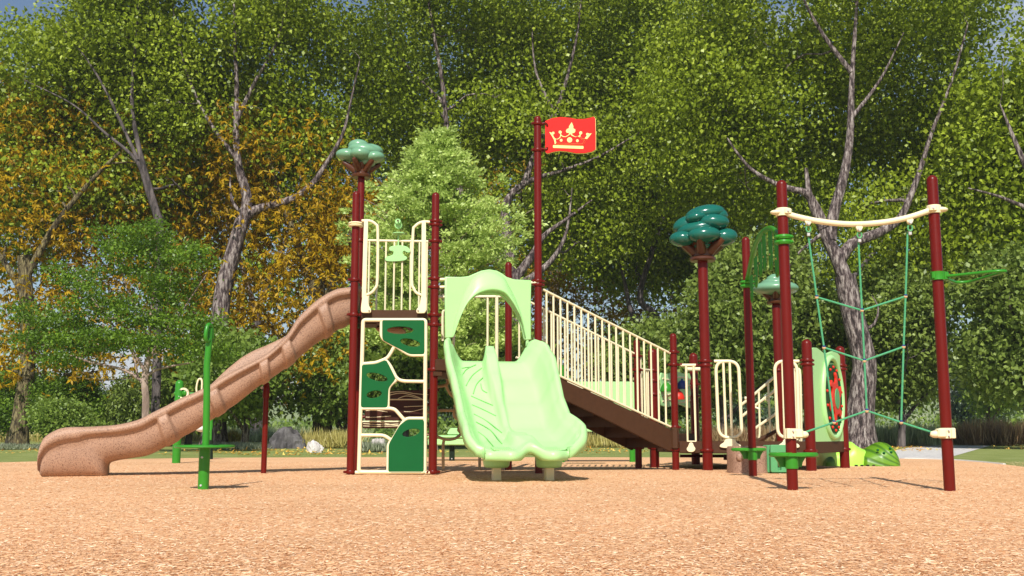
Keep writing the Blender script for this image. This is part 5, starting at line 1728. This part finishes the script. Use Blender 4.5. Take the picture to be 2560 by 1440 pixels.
# centre tree
maple('dark trunked tree directly behind the flagpole and slide hood', 1290, 41,
      [(1292, 1104), (1290, 1000), (1288, 900), (1292, 820), (1286, 740), (1275, 680)],
      [([(1278, 690), (1240, 640), (1190, 570), (1150, 480), (1120, 350), (1105, 200), (1080, 60), (1060, -80)], .28, .08),
       ([(1278, 690), (1270, 610), (1262, 540), (1275, 490), (1310, 460), (1350, 442), (1410, 425), (1500, 390), (1600, 330)], .26, .07),
       ([(1285, 700), (1330, 640), (1360, 590), (1420, 545), (1480, 500)], .22, .07),
       ([(1290, 720), (1360, 670), (1400, 620), (1420, 560), (1430, 470)], .18, .06),
       ([(1310, 460), (1340, 380), (1400, 250), (1440, 100), (1460, -60)], .16, .06), ([(1390, 290), (1340, 180), (1330, 60)], .09, .04), ([(1110, 260), (1000, 140), (960, 20)], .09, .04)],
      [(1150, 180, 330, 260, 6, 0), (1450, 200, 330, 280, 6, 1), (1280, 380, 300, 170, 5, -2), (1300, -60, 500, 170, 6, 0), (1600, 420, 240, 200, 5, 1), (1420, 560, 200, 120, 4, 0), (1060, 330, 180, 180, 4, 0)],
      13, ncl=1050, per=116, r0=.42, r1=.36, leafL=.165)
# tree in the far left corner
maple('broad green tree filling the upper left corner above the golden foliage', 330, 37,
      [(385, 1106), (390, 1000), (395, 820), (402, 640), (398, 540)],
      [([(398, 560), (370, 480), (340, 400), (260, 330), (180, 260), (60, 200)], .12, .04), ([(398, 550), (350, 380), (330, 250), (340, 100), (350, -50)], .13, .05), ([(345, 400), (250, 200), (150, 60)], .08, .03)],
      [(150, 170, 330, 220, 5, 0), (60, 420, 180, 170, 4, 1), (330, 60, 330, 190, 5, 0), (60, 600, 130, 90, 3, 0), (330, 470, 220, 120, 4, 0), (150, 420, 200, 130, 3, -1)],
      14, ncl=700, per=104, r0=.17, r1=.13, leafL=.165, clr=False, bark=BK_DARK)
# tree behind centre right
maple('green tree with twin dark limbs standing between the flag and the right trunk', 1640, 46,
      [(1640, 1104), (1642, 1000), (1645, 900), (1640, 830)],
      [([(1640, 850), (1600, 810), (1575, 770), (1565, 720), (1540, 600), (1500, 400)], .22, .06), ([(1645, 850), (1640, 790), (1600, 740), (1640, 600), (1700, 400), (1740, 200), (1760, 0)], .22, .07), ([(1700, 400), (1800, 300), (1880, 160)], .12, .05)],
      [(1680, 160, 300, 260, 5, 0), (1740, 420, 260, 180, 5, 0), (1560, 560, 260, 150, 4, 0), (1800, 600, 230, 120, 4, 0), (1650, 680, 180, 80, 3.5, 0)],
      15, ncl=700, per=86, r0=.36, r1=.3, leafL=.19, bark=BK_DARK)
# right edge tree
maple('green tree overhanging the right edge of the view', 2650, 30,
      [(2700, 1125), (2690, 900), (2680, 700)],
      [([(2680, 720), (2600, 500), (2540, 360), (2500, 260)], .2, .05), ([(2680, 700), (2620, 560), (2520, 500), (2420, 470)], .14, .03)],
      [(2560, 420, 170, 200, 4, 0), (2520, 620, 150, 110, 3, 0), (2560, 180, 150, 170, 4, 0)],
      16, ncl=320, per=105, r0=.3, r1=.2, leafL=.165)

# golden chestnuts
def gold(label, base_px, Y, trunk, limbs, ells, seed, ncl, per=34, r0=.33):
    base = atY(base_px, 1084, Y); base[2] = 0
    T = Tree('chestnut_tree', label, 'tree', base, BK_MOSS, LF_GOLD, seed)
    tp = path(trunk, Y); tp[0][2] = -.1
    T.trunk(tp, r0, r0 * .75, 18, 1.35)
    for l, ra, rb in limbs: T.limb(path(l, Y), ra, rb, 8)
    E_ = []
    for e in ells:
        c = atY(e[0], e[1], Y + e[5]); s = F_PX / (Y + e[5]); E_.append((c, np.array([e[2] / s, e[4], e[3] / s])))
    T.connect(in_ells(T.rng, E_, 60, .2), .07, 6)
    cs = in_ells(T.rng, E_, ncl, .45)
    T.connect(cs[:ncl // 3], .025, 4)
    # palmate tufts: several long leaves from one point
    rng = T.rng
    C_ = np.repeat(cs, per // 4, 0); C_ = C_ + rng.normal(size=C_.shape) * np.array([.62, .62, .4])
    P = np.repeat(C_, 6, 0); N = len(P)
    D = rng.normal(size=(N, 3)) * .55 + np.array([0, 0, -.55])
    V = leaves(P, D, .21 * (.7 + .6 * rng.random(N)), .036 * (.7 + .6 * rng.random(N)), rng, .08, .2)
    mb = tube_mesh(T.segs); mb.build('trunk', BK_MOSS, T.root, weld=False, sharp=180)
    mesh_np('crown', V, np.arange(N * 4).reshape(N, 4), 4, LF_GOLD, T.root, True, np.clip(np.repeat(rng.random(len(C_)), 6) * .7 + .3 * rng.random(N), 0, 1))
gold('golden leaved tree with a mossy trunk at the far left', 48, 37,
     [(46, 1118), (50, 1060), (60, 980), (70, 900), (68, 780), (60, 640)],
     [([(66, 860), (120, 830), (180, 815), (260, 800), (330, 790)], .12, .04), ([(66, 880), (140, 905), (200, 930), (245, 945), (265, 975)], .08, .02), ([(60, 740), (0, 640), (-80, 560)], .14, .05), ([(62, 700), (140, 560), (230, 450), (300, 380)], .16, .05), ([(160, 935), (240, 950), (330, 945)], .05, .02), ([(64, 930), (20, 925), (-40, 900)], .06, .03)],
     [(120, 560, 260, 200, 3.4, 2.5), (60, 330, 230, 130, 3, 3), (250, 440, 220, 200, 3, 3), (130, 800, 200, 110, 3.0, 1), (280, 890, 170, 50, 2.5, 0), (60, 900, 130, 55, 3, -1), (400, 700, 150, 160, 3, 3.5), (480, 480, 130, 240, 3, 4)], 21, 760, 36, .30)
gold('golden leaved tree with a mossy trunk left of the climbing tower', 802, 38.5,
     [(808, 1106), (806, 1060), (800, 1000), (800, 930), (802, 840), (795, 700)],
     [([(800, 930), (860, 915), (930, 890), (1010, 870)], .08, .03), ([(800, 900), (730, 890), (660, 880), (600, 870)], .09, .03), ([(798, 760), (740, 600), (690, 460), (660, 330)], .2, .05), ([(798, 780), (860, 640), (900, 500)], .16, .05)],
     [(740, 520, 170, 240, 4, 1), (800, 740, 190, 140, 4, 0), (800, 890, 200, 60, 3.5, -1), (640, 400, 130, 140, 3, 1), (920, 830, 160, 100, 3, 2), (600, 850, 120, 90, 3, 2), (860, 560, 100, 160, 3, 1), (560, 560, 130, 250, 3, 3), (540, 850, 120, 110, 2.5, 2), (980, 650, 120, 200, 3, 3)], 22, 860, 36, .34)
gold('golden leaved tree seen behind the stair balusters', 1480, 56,
     [(1480, 1100), (1482, 950), (1485, 850)],
     [([(1485, 900), (1400, 820), (1340, 760)], .12, .04), ([(1485, 880), (1560, 820), (1640, 790)], .12, .04)],
     [(1450, 820, 170, 140, 4, 0), (1600, 860, 150, 100, 4, 0), (1350, 760, 130, 120, 3, 0), (1650, 740, 160, 90, 3, 0), (1480, 930, 200, 60, 3, 0), (1300, 560, 200, 200, 3, 3), (1620, 560, 200, 160, 3, 3), (1800, 500, 160, 160, 3, 4)], 23, 800, 36, .34)

maple('tall green tree far behind the stairs and flag', 1380, 62, [(1380, 1098), (1382, 900), (1385, 700)], [([(1385, 720), (1340, 500), (1300, 300)], .2, .05), ([(1385, 720), (1450, 500), (1480, 300)], .2, .05)],
      [(1380, 500, 300, 260, 4, 0), (1250, 250, 320, 260, 4, 0), (1600, 300, 320, 300, 4, 0), (1560, 640, 220, 120, 3, 0), (1200, 650, 180, 120, 3, 0)], 17, ncl=620, per=70, r0=.4, r1=.3, leafL=.27, bark=BK_DARK, spread=(.9, .9, .6))
maple('tall green tree far behind the fork of the left tree', 560, 60, [(640, 1098), (642, 900), (640, 760)], [([(640, 780), (560, 520), (500, 300)], .2, .05), ([(640, 780), (740, 520), (760, 300)], .2, .05)],
      [(520, 420, 300, 240, 4, 0), (800, 420, 260, 240, 4, 0), (560, 700, 220, 120, 3, 0), (300, 300, 300, 260, 4, 0), (900, 600, 160, 160, 3, 0)], 18, ncl=560, per=70, r0=.4, r1=.3, leafL=.27, bark=BK_DARK, spread=(.9, .9, .6))
maple('tall green tree far behind the rope net', 2120, 58, [(2060, 1099), (2062, 900), (2060, 760)], [([(2060, 780), (1960, 520), (1900, 300)], .2, .05), ([(2060, 780), (2260, 520), (2300, 300)], .2, .05)],
      [(1950, 520, 260, 260, 4, 0), (2250, 480, 280, 260, 4, 0), (2480, 420, 220, 240, 4, 0), (2020, 750, 260, 130, 3, 0), (2300, 740, 240, 120, 3, 0)], 19, ncl=560, per=70, r0=.4, r1=.3, leafL=.26, bark=BK_DARK, spread=(.9, .9, .6))

# pale feathery conifer behind the tower
def cedar():
    Y = 30
    base = atY(1085, 1084, Y); base[2] = 0
    T = Tree('cedar_tree', 'pale green feathery conical tree rising behind the climbing tower', 'tree', base, BK_PINK, LF_CEDAR, 31)
    tp = path([(1085, 1120), (1087, 900), (1090, 700), (1096, 520), (1098, 400), (1100, 345)], Y); tp[0][2] = -.1
    T.trunk(tp, .10, .02, 10, 1.3)
    rng = T.rng; tips = []
    n = 170
    for i in range(n):
        t = (i + rng.random()) / n
        y = 352 + t * 560
        half = 15 + 220 * min(t / .55, 1) ** 1.25 - 40 * max(0, t - .8)
        if t > .75: half *= .85
        c = atY(1092, y, Y)
        a = rng.random() * 2 * math.pi
        ln = half / (F_PX / Y) * (.55 + .6 * rng.random())
        d = np.array([math.cos(a), math.sin(a) * .9, .62 + .35 * rng.random() - .45 * t])
        e = c + d * ln
        m = (c + e) / 2 + np.array([0, 0, .04 * ln])
        T.segs.append((spline([c, m, e], 2), [.016, .013, .010, .008, .005], 4))
        for k in range(13):
            tips.append(c + (e - c) * (.25 + .85 * (k + rng.random()) / 13) + rng.normal(size=3) * .055 * (1 + k / 6) + np.array([0, 0, -.02 * k * ln / 2]))
    tips = np.array(tips)
    # flat sprays
    per = 34
    C_ = np.repeat(tips, per, 0); N = len(C_)
    P = C_ + rng.normal(size=(N, 3)) * np.array([.11, .11, .055])
    out = P - np.array([T.base[0], T.base[1], 0]); out[:, 2] = 0; out /= np.linalg.norm(out, axis=1, keepdims=True) + 1e-6
    D = out * .7 + rng.normal(size=(N, 3)) * .6 + np.array([0, 0, .15])
    V = leaves(P, D, .125 * (.6 + .8 * rng.random(N)), .034 * (.7 + .6 * rng.random(N)), rng, .05, .35)
    mb = tube_mesh(T.segs); mb.build('trunk', BK_PINK, T.root, weld=False, sharp=180)
    mesh_np('crown', V, np.arange(N * 4).reshape(N, 4), 4, LF_CEDAR, T.root, True, np.clip(np.repeat(rng.random(len(tips)), per) * .6 + .4 * rng.random(N), 0, 1))
cedar()

# small spreading tree left
def small_tree():
    Y = 26
    base = atY(364, 1084, Y); base[2] = 0
    T = Tree('young_tree', 'small pink barked tree with bright leaves spreading above the slide exit', 'tree', base, BK_PINK, LF_SMALL, 41)
    tp = path([(364, 1130), (364, 1040), (365, 1000), (362, 960), (364, 930), (370, 900)], Y); tp[0][2] = -.1
    T.trunk(tp, .095, .08, 14, 1.25)
    for l, a, b in (([(363, 965), (345, 945), (310, 925), (270, 915), (225, 905), (180, 890), (130, 875), (90, 850)], .055, .012), ([(364, 930), (345, 900), (320, 860), (280, 810), (240, 760), (200, 700)], .05, .012),
                    ([(370, 905), (372, 860), (376, 800), (385, 720), (390, 640), (395, 560)], .06, .012), ([(366, 940), (390, 925), (430, 915), (480, 905), (520, 880)], .045, .01),
                    ([(370, 900), (400, 850), (440, 800), (480, 740), (520, 680)], .05, .01), ([(345, 945), (330, 880), (290, 840), (250, 830)], .03, .01), ([(372, 850), (340, 780), (310, 700), (290, 620)], .035, .01), ([(400, 850), (420, 760), (430, 660)], .03, .008)):
        T.limb(path(l, Y), a, b, 8)
    E_ = [ell_px(x, y, rx, rz, Y, 1.2) for x, y, rx, rz in ((330, 650, 90, 45), (430, 720, 80, 40), (240, 740, 90, 35), (330, 780, 110, 35), (180, 800, 80, 30), (480, 810, 90, 40), (120, 850, 70, 25), (250, 850, 120, 28), (400, 860, 110, 26), (520, 880, 60, 22), (160, 900, 60, 16), (380, 590, 60, 35), (290, 600, 60, 30), (470, 640, 60, 35), (200, 690, 60, 30), (90, 790, 30, 30))]
    T.connect(in_ells(T.rng, E_, 60, .3), .02, 5)
    cs = in_ells(T.rng, E_, 460, .1)
    T.connect(cs[:420], .010, 4)
    T.finish(cs, 58, (.17, .17, .075), .085, .026, .1, .05, .5)
small_tree()

# lower rows of trees: one builder, copied
def bush_tree(name, label, cat, px, Y, top, bottom, half, leafm, bark, seed, ncl, per, L, W, trunkpx=(), spread=(.4, .4, .25), r0=.14, depth=2.5, droop=.4, lumps=6):
    base = atY(px, 1084, Y); base[2] = 0
    T = Tree(name, label, cat, base, bark, leafm, seed)
    s = F_PX / Y
    zt_ = atY(px, top, Y)[2]; zb_ = max(atY(px, bottom, Y)[2], .3)
    hw_ = half / s
    T.trunk([base + np.array([0, 0, -.1]), base + np.array([.05 * hw_, 0, zb_ * .6 + .3]), base + np.array([0, 0, (zb_ + zt_) / 2]), base + np.array([0, 0, zt_ * .9])], r0, r0 * .25, 9, 1.2, 4)
    for k in range(5):
        a = T.rng.random() * 6.28; z0 = zb_ * .5 + (zt_ - zb_) * .15 * k
        T.limb([base + np.array([0, 0, z0]), base + np.array([math.cos(a) * hw_ * .4, math.sin(a) * depth * .4, z0 + (zt_ - zb_) * .2]), base + np.array([math.cos(a) * hw_ * .8, math.sin(a) * depth * .8, z0 + (zt_ - zb_) * .35])], r0 * .6, r0 * .15, 6, True, 4)
    E_ = []
    for k in range(lumps):
        fx = T.rng.uniform(-.5, .5); fz = .14 + .80 * (k + .5) / lumps
        c = base + np.array([fx * hw_, T.rng.uniform(-.4, .4) * depth, zb_ + (zt_ - zb_) * fz])
        rr = .62 * (1 - .35 * abs(fz - .4))
        E_.append((c, np.array([hw_ * rr, depth * .7, (zt_ - zb_) * .20])))
    T.connect(in_ells(T.rng, E_, 22, .2), r0 * .3, 5)
    cs = in_ells(T.rng, E_, ncl, .5)
    cs = cs[cs[:, 2] > zb_ + .25 + .25 * np.sin(cs[:, 0] * 2.3)]
    T.connect(cs[:ncl // 3], r0 * .12, 4)
    T.finish(cs, per, spread, L, W, droop, .1, .25)
    return T.root

BT = bush_tree
BT('broadleaf_tree', 'dense dull green tree right behind the teal topped post', 'tree', 1800, 35, 640, 1010, 190, LF_LAURL, BK_DARK, 51, 420, 90, .17, .055)
BT('broadleaf_tree', 'dense dull green tree just right of the pale green topped post', 'tree', 2010, 37, 660, 1020, 190, LF_LAURL, BK_DARK, 52, 420, 90, .18, .058)
BT('broadleaf_tree', 'leafy tree with low boughs framed by the rope net', 'tree', 2250, 35.5, 680, 1010, 150, LF_LAURL, BK_DARK, 53, 420, 90, .17, .055)
BT('broadleaf_tree', 'dark leafy tree right of the rightmost maroon post', 'tree', 2585, 31, 640, 1000, 110, LF_LAURL, BK_DARK, 54, 360, 90, .17, .055)
BT('broadleaf_tree', 'pale distant tree beyond the brown grass at far right', 'tree', 2470, 60, 800, 1040, 70, LF_BACK, BK_DARK, 55, 240, 80, .2, .06)
BT('broadleaf_tree', 'low branched tree between the slide leg and the dark boulder', 'tree', 610, 35, 850, 1035, 130, LF_BACK, BK_GREY, 56, 300, 80, .17, .062, lumps=5)
BT('broadleaf_tree', 'tree with drooping boughs beside the mossy trunk near the tower', 'tree', 860, 38, 830, 1045, 120, LF_BACK, BK_GREY, 57, 300, 80, .18, .065, lumps=5)
BT('broadleaf_tree', 'green tree seen through the climbing wall of the tower', 'tree', 1010, 36, 780, 1010, 110, LF_BACK, BK_DARK, 58, 300, 80, .18, .06, lumps=5)
BT('broadleaf_tree', 'green tree behind the lane of the double slide', 'tree', 1200, 37, 760, 1040, 140, LF_BACK, BK_DARK, 59, 300, 80, .19, .062)
BT('broadleaf_tree', 'dull green tree behind the lower stair posts', 'tree', 1640, 39, 820, 1045, 120, LF_LAURL, BK_DARK, 60, 300, 80, .19, .062)
BT('shrub', 'round dark green bush near the far left trunk', 'shrub', 150, 35, 1020, 1105, 75, LF_BACK, BK_DARK, 61, 150, 120, .12, .035, spread=(.25, .25, .2), r0=.05, depth=1.2)
BT('cypress_tree', 'dark green fluffy tree above the round bush at left', 'tree', 190, 38, 950, 1050, 70, LF_SMALL, BK_PINK, 62, 200, 110, .12, .035, spread=(.3, .3, .16), depth=1.8)
BT('cypress_tree', 'drooping olive tree right of the sky gap behind the slide', 'tree', 345, 38, 970, 1075, 50, LF_LAURL, BK_PINK, 63, 200, 110, .14, .03, spread=(.25, .25, .3), depth=1.6, droop=1.0)
BT('cypress_tree', 'bright green tree at the left edge behind the mossy trunk', 'tree', 20, 42, 930, 1090, 80, LF_SMALL, BK_PINK, 64, 200, 110, .14, .04, spread=(.3, .3, .2), depth=1.8)
BT('cypress_tree', 'olive green tree behind the green play post', 'tree', 470, 40, 900, 1060, 90, LF_BACK, BK_DARK, 65, 220, 100, .17, .05, spread=(.3, .3, .3), depth=2.0)
# distant pines
for i, (px, Y, top, half, lab) in enumerate(((255, 95, 985, 45, 'distant grey green pine in the gap left of the young tree'), (230, 120, 1010, 50, 'distant hazy pine left of the bare pink trunk'), (2440, 80, 880, 60, 'distant pine with a reddish trunk right of the rightmost post'), (2500, 100, 900, 60, 'hazy distant pine at the right edge'), (1080, 110, 1030, 60, 'distant pine seen low behind the tower'), (420, 110, 1015, 50, 'distant pine behind the green play post'), (1880, 100, 980, 60, 'distant pine behind the low deck rails'))):
    BT('pine_tree', lab, 'tree', px, Y, top, 1070, half, LF_PINE, BK_PINK, 70 + i, 130, 70, .34, .07, spread=(.55, .55, .16), r0=.22, depth=2.0, droop=.1, lumps=7)

# far wood: one mass behind everything
def far_wood():
    rng = np.random.default_rng(90)
    n = 3000
    X = rng.uniform(-62, 75, n); Y = rng.uniform(98, 118, n)
    X = X * Y / 80
    u = X * F_PX / Y + 1280
    hmax = 10 + 2.6 * np.sin(X * .21) + 1.3 * np.sin(X * .63 + 1) + rng.normal(size=n) * .5
    # openings: pale meadow between slide leg and mossy trunk, sky gap at left and far right
    low = ((u > 130) & (u < 1250)) | ((u > 1380) & (u < 1500)) | ((u > 2370) & (u < 2460))
    hmax = np.where(low, 1.2 + .8 * np.sin(X * .5), hmax)
    hmax = np.where((u > 640) & (u < 830), .9, hmax)
    Z = rng.random(n) ** .8 * hmax
    Cc = np.stack([X, Y, Z], 1)
    per = 26
    C_ = np.repeat(Cc, per, 0); N = len(C_)
    P = C_ + rng.normal(size=(N, 3)) * np.array([.9, .9, .6]); P[:, 2] = np.abs(P[:, 2])
    D = rng.normal(size=(N, 3)) + np.array([0, 0, -.3])
    V = leaves(P, D, .42 * (.6 + .8 * rng.random(N)), .15 * (.6 + .8 * rng.random(N)), rng, .1, .3)
    o = mesh_np('far_woodland', V, np.arange(N * 4).reshape(N, 4), 4, LF_BACK, None, True, np.clip(np.repeat(rng.random(n), per) * .6 + .4 * rng.random(N), 0, 1))
    tag(o, 'distant green woodland filling the gaps between the nearer trees', 'woodland', None, 'stuff')
far_wood()

# ------------------------------------------------------------------ grasses, fallen leaves, boulders
def grass_mass(name, label, x0, x1, Y, depth, h, mat, n, seed, lean=.25, kind='stuff'):
    rng = np.random.default_rng(seed)
    a = atY(x0, 1084, Y)[0]; b = atY(x1, 1084, Y)[0]
    nt_ = max(8, n // 40)
    tx = rng.uniform(a, b, nt_); ty = rng.uniform(Y - depth / 2, Y + depth / 2, nt_); th = h * (.55 + .6 * rng.random(nt_))
    k = rng.integers(0, nt_, n)
    P = np.stack([tx[k] + rng.normal(size=n) * .12, ty[k] + rng.normal(size=n) * .12, np.zeros(n)], 1)
    D = np.stack([rng.normal(size=n) * lean, rng.normal(size=n) * lean, np.ones(n)], 1)
    L_ = th[k] * (.6 + .6 * rng.random(n))
    V = leaves(P, D, L_, np.full(n, .010 + h * .012), rng, .04)
    o = mesh_np(name, V, np.arange(n * 4).reshape(n, 4), 4, mat, None, True, rng.random(n))
    tag(o, label, 'grass', None, kind)
grass_mass('tall_grass', 'dry yellow grass beside the dark boulder', 770, 890, 34, 2, .55, M_GRY, 2600, 1)
grass_mass('tall_grass', 'dry yellow grass tuft left of the dark boulder', 545, 600, 38, 1.5, .6, M_GRY, 1000, 2)
grass_mass('tall_grass', 'pale upright grass behind the rope net', 2170, 2345, 40, 2, .75, M_GRP, 4200, 3, .12)
grass_mass('tall_grass', 'brown dry grass right of the rightmost post', 2385, 2560, 42, 3, .9, M_GRB, 4200, 4, .2)
grass_mass('tall_grass', 'yellowish grass behind the stairs', 1440, 1640, 36, 2, .5, M_GRY, 3800, 5)
grass_mass('tall_grass', 'brown grass behind the low deck', 1780, 1960, 34, 2, .7, M_GRB, 3200, 6)
grass_mass('low_grass', 'low silvery grass mound behind the spinner', 530, 640, 30, 1.5, .22, M_GRS, 4200, 7, .6)
grass_mass('low_grass', 'low silvery grass at the left edge', -40, 95, 31, 1.0, .18, M_GRS, 4200, 8, .6)
grass_mass('low_grass', 'silvery grass seen through the climbing wall', 900, 1010, 27, 1.2, .26, M_GRS, 4200, 9, .5)
grass_mass('meadow_grass', 'pale scrub in the meadow beyond the dark boulder', 560, 900, 62, 10, 1.0, M_GRP, 5000, 10, .5)
grass_mass('meadow_grass', 'rough grass along the far lawn edge', 1640, 2560, 56, 8, .9, M_GRY, 6000, 11, .4)
grass_mass('meadow_grass', 'rough grass along the far left lawn edge', -60, 560, 56, 8, .8, M_GRY, 4000, 12, .4)

def fallen():
    rng = np.random.default_rng(5)
    Ps = []
    for (x0, x1, Y0, Y1, n) in ((560, 1060, 22, 30, 1500), (560, 900, 32, 44, 800), (1380, 1600, 24, 42, 900), (2170, 2320, 26, 44, 900), (2440, 2700, 30, 42, 700), (-60, 120, 24, 32, 500), (500, 700, 22, 30, 300), (1700, 2100, 26, 44, 800)):
        Y = rng.uniform(Y0, Y1, n); px = rng.normal((x0 + x1) / 2, (x1 - x0) / 3.4, n)
        Ps.append(np.stack([(px - 1280) / F_PX * Y, Y, np.full(n, .01)], 1))
    P = np.concatenate(Ps); N = len(P)
    cl = np.sin(P[:, 0] * 2.1) * np.sin(P[:, 1] * 1.7 + P[:, 0]) + .5 * rng.normal(size=N)
    P = P[cl > .25]; N = len(P)
    D = rng.normal(size=(N, 3)) * np.array([1, 1, .25])
    V = leaves(P, D, .06 + .06 * rng.random(N), .024 + .016 * rng.random(N), rng, .08, .9)
    V[:, 2] = np.abs(V[:, 2])
    o = mesh_np('fallen_leaves', V, np.arange(N * 4).reshape(N, 4), 4, M_FLEAF, None, False, rng.random(N))
    tag(o, 'yellow and orange fallen leaves scattered on the lawn', 'fallen leaves', None, 'stuff')
fallen()

def boulder(label, x0, x1, top, Y, mat, seed, shape):
    rng = np.random.default_rng(seed)
    import bmesh
    c = atY((x0 + x1) / 2, 1084, Y); s = F_PX / Y
    wd = (x1 - x0) / s / 2; h = atY(1280, top, Y)[2]
    bm = bmesh.new(); bmesh.ops.create_icosphere(bm, subdivisions=4, radius=1)
    pl_ = [(Vector(rng.normal(size=3)).normalized(), rng.uniform(.62, .92)) for _ in range(16)]
    from mathutils import noise
    for v in bm.verts:
        d = v.co.normalized(); r = 1.0
        for nrm, k in pl_:
            q = d.dot(nrm)
            if q > 1e-3: r = min(r, k / q)
        r *= 1 + .16 * noise.noise(d * 3.1 + Vector((seed, 0, 0))) + .10 * noise.noise(d * 7) + .04 * noise.noise(d * 15)
        v.co = d * r
    zmax = max(v.co.z for v in bm.verts); xm = max(abs(v.co.x) for v in bm.verts)
    for v in bm.verts:
        t = v.co.z
        sk = shape(v.co.x)
        v.co = Vector((v.co.x / xm * wd + c[0], v.co.y * wd * .7 + c[1], max(-.05, (t / zmax) * h * sk)))
    mb = MB(); mb.v = [tuple(v.co) for v in bm.verts]; mb.f = [tuple(x.index for x in f.verts) for f in bm.faces]
    bm.free()
    o = mb.build('boulder', mat, None, sharp=28, weld=False)
    tag(o, label, 'boulder')
boulder('large dark grey boulder on the lawn left of the tower', 668, 772, 1059, 33, M_ROCKD, 3, lambda x: 1 - .35 * abs(x - .1))
boulder('small pale boulder on the lawn in front of the dark boulder', 763, 812, 1098, 26, M_ROCKW, 5, lambda x: 1 - .2 * abs(x + .3))
boulder('pale boulder seen through the lower climbing wall', 925, 968, 1095, 27, M_ROCKW, 8, lambda x: 1)

# ------------------------------------------------------------------ haze
def haze():
    mb = MB(); mb.box((0, 300, 23.5), (1000, 720, 51.0))
    m = bpy.data.materials.new('air'); m.use_nodes = True
    n = m.node_tree.nodes; l = m.node_tree.links
    n.remove(n['Principled BSDF'])
    v = n.new('ShaderNodeVolumePrincipled'); v.inputs['Color'].default_value = (.86, .92, 1, 1)
    v.inputs['Density'].default_value = .0005; v.inputs['Anisotropy'].default_value = .2
    l.new(v.outputs[0], n['Material Output'].inputs['Volume'])
    o = mb.build('haze', m, None, smooth=False)
    tag(o, kind='stuff')
haze()
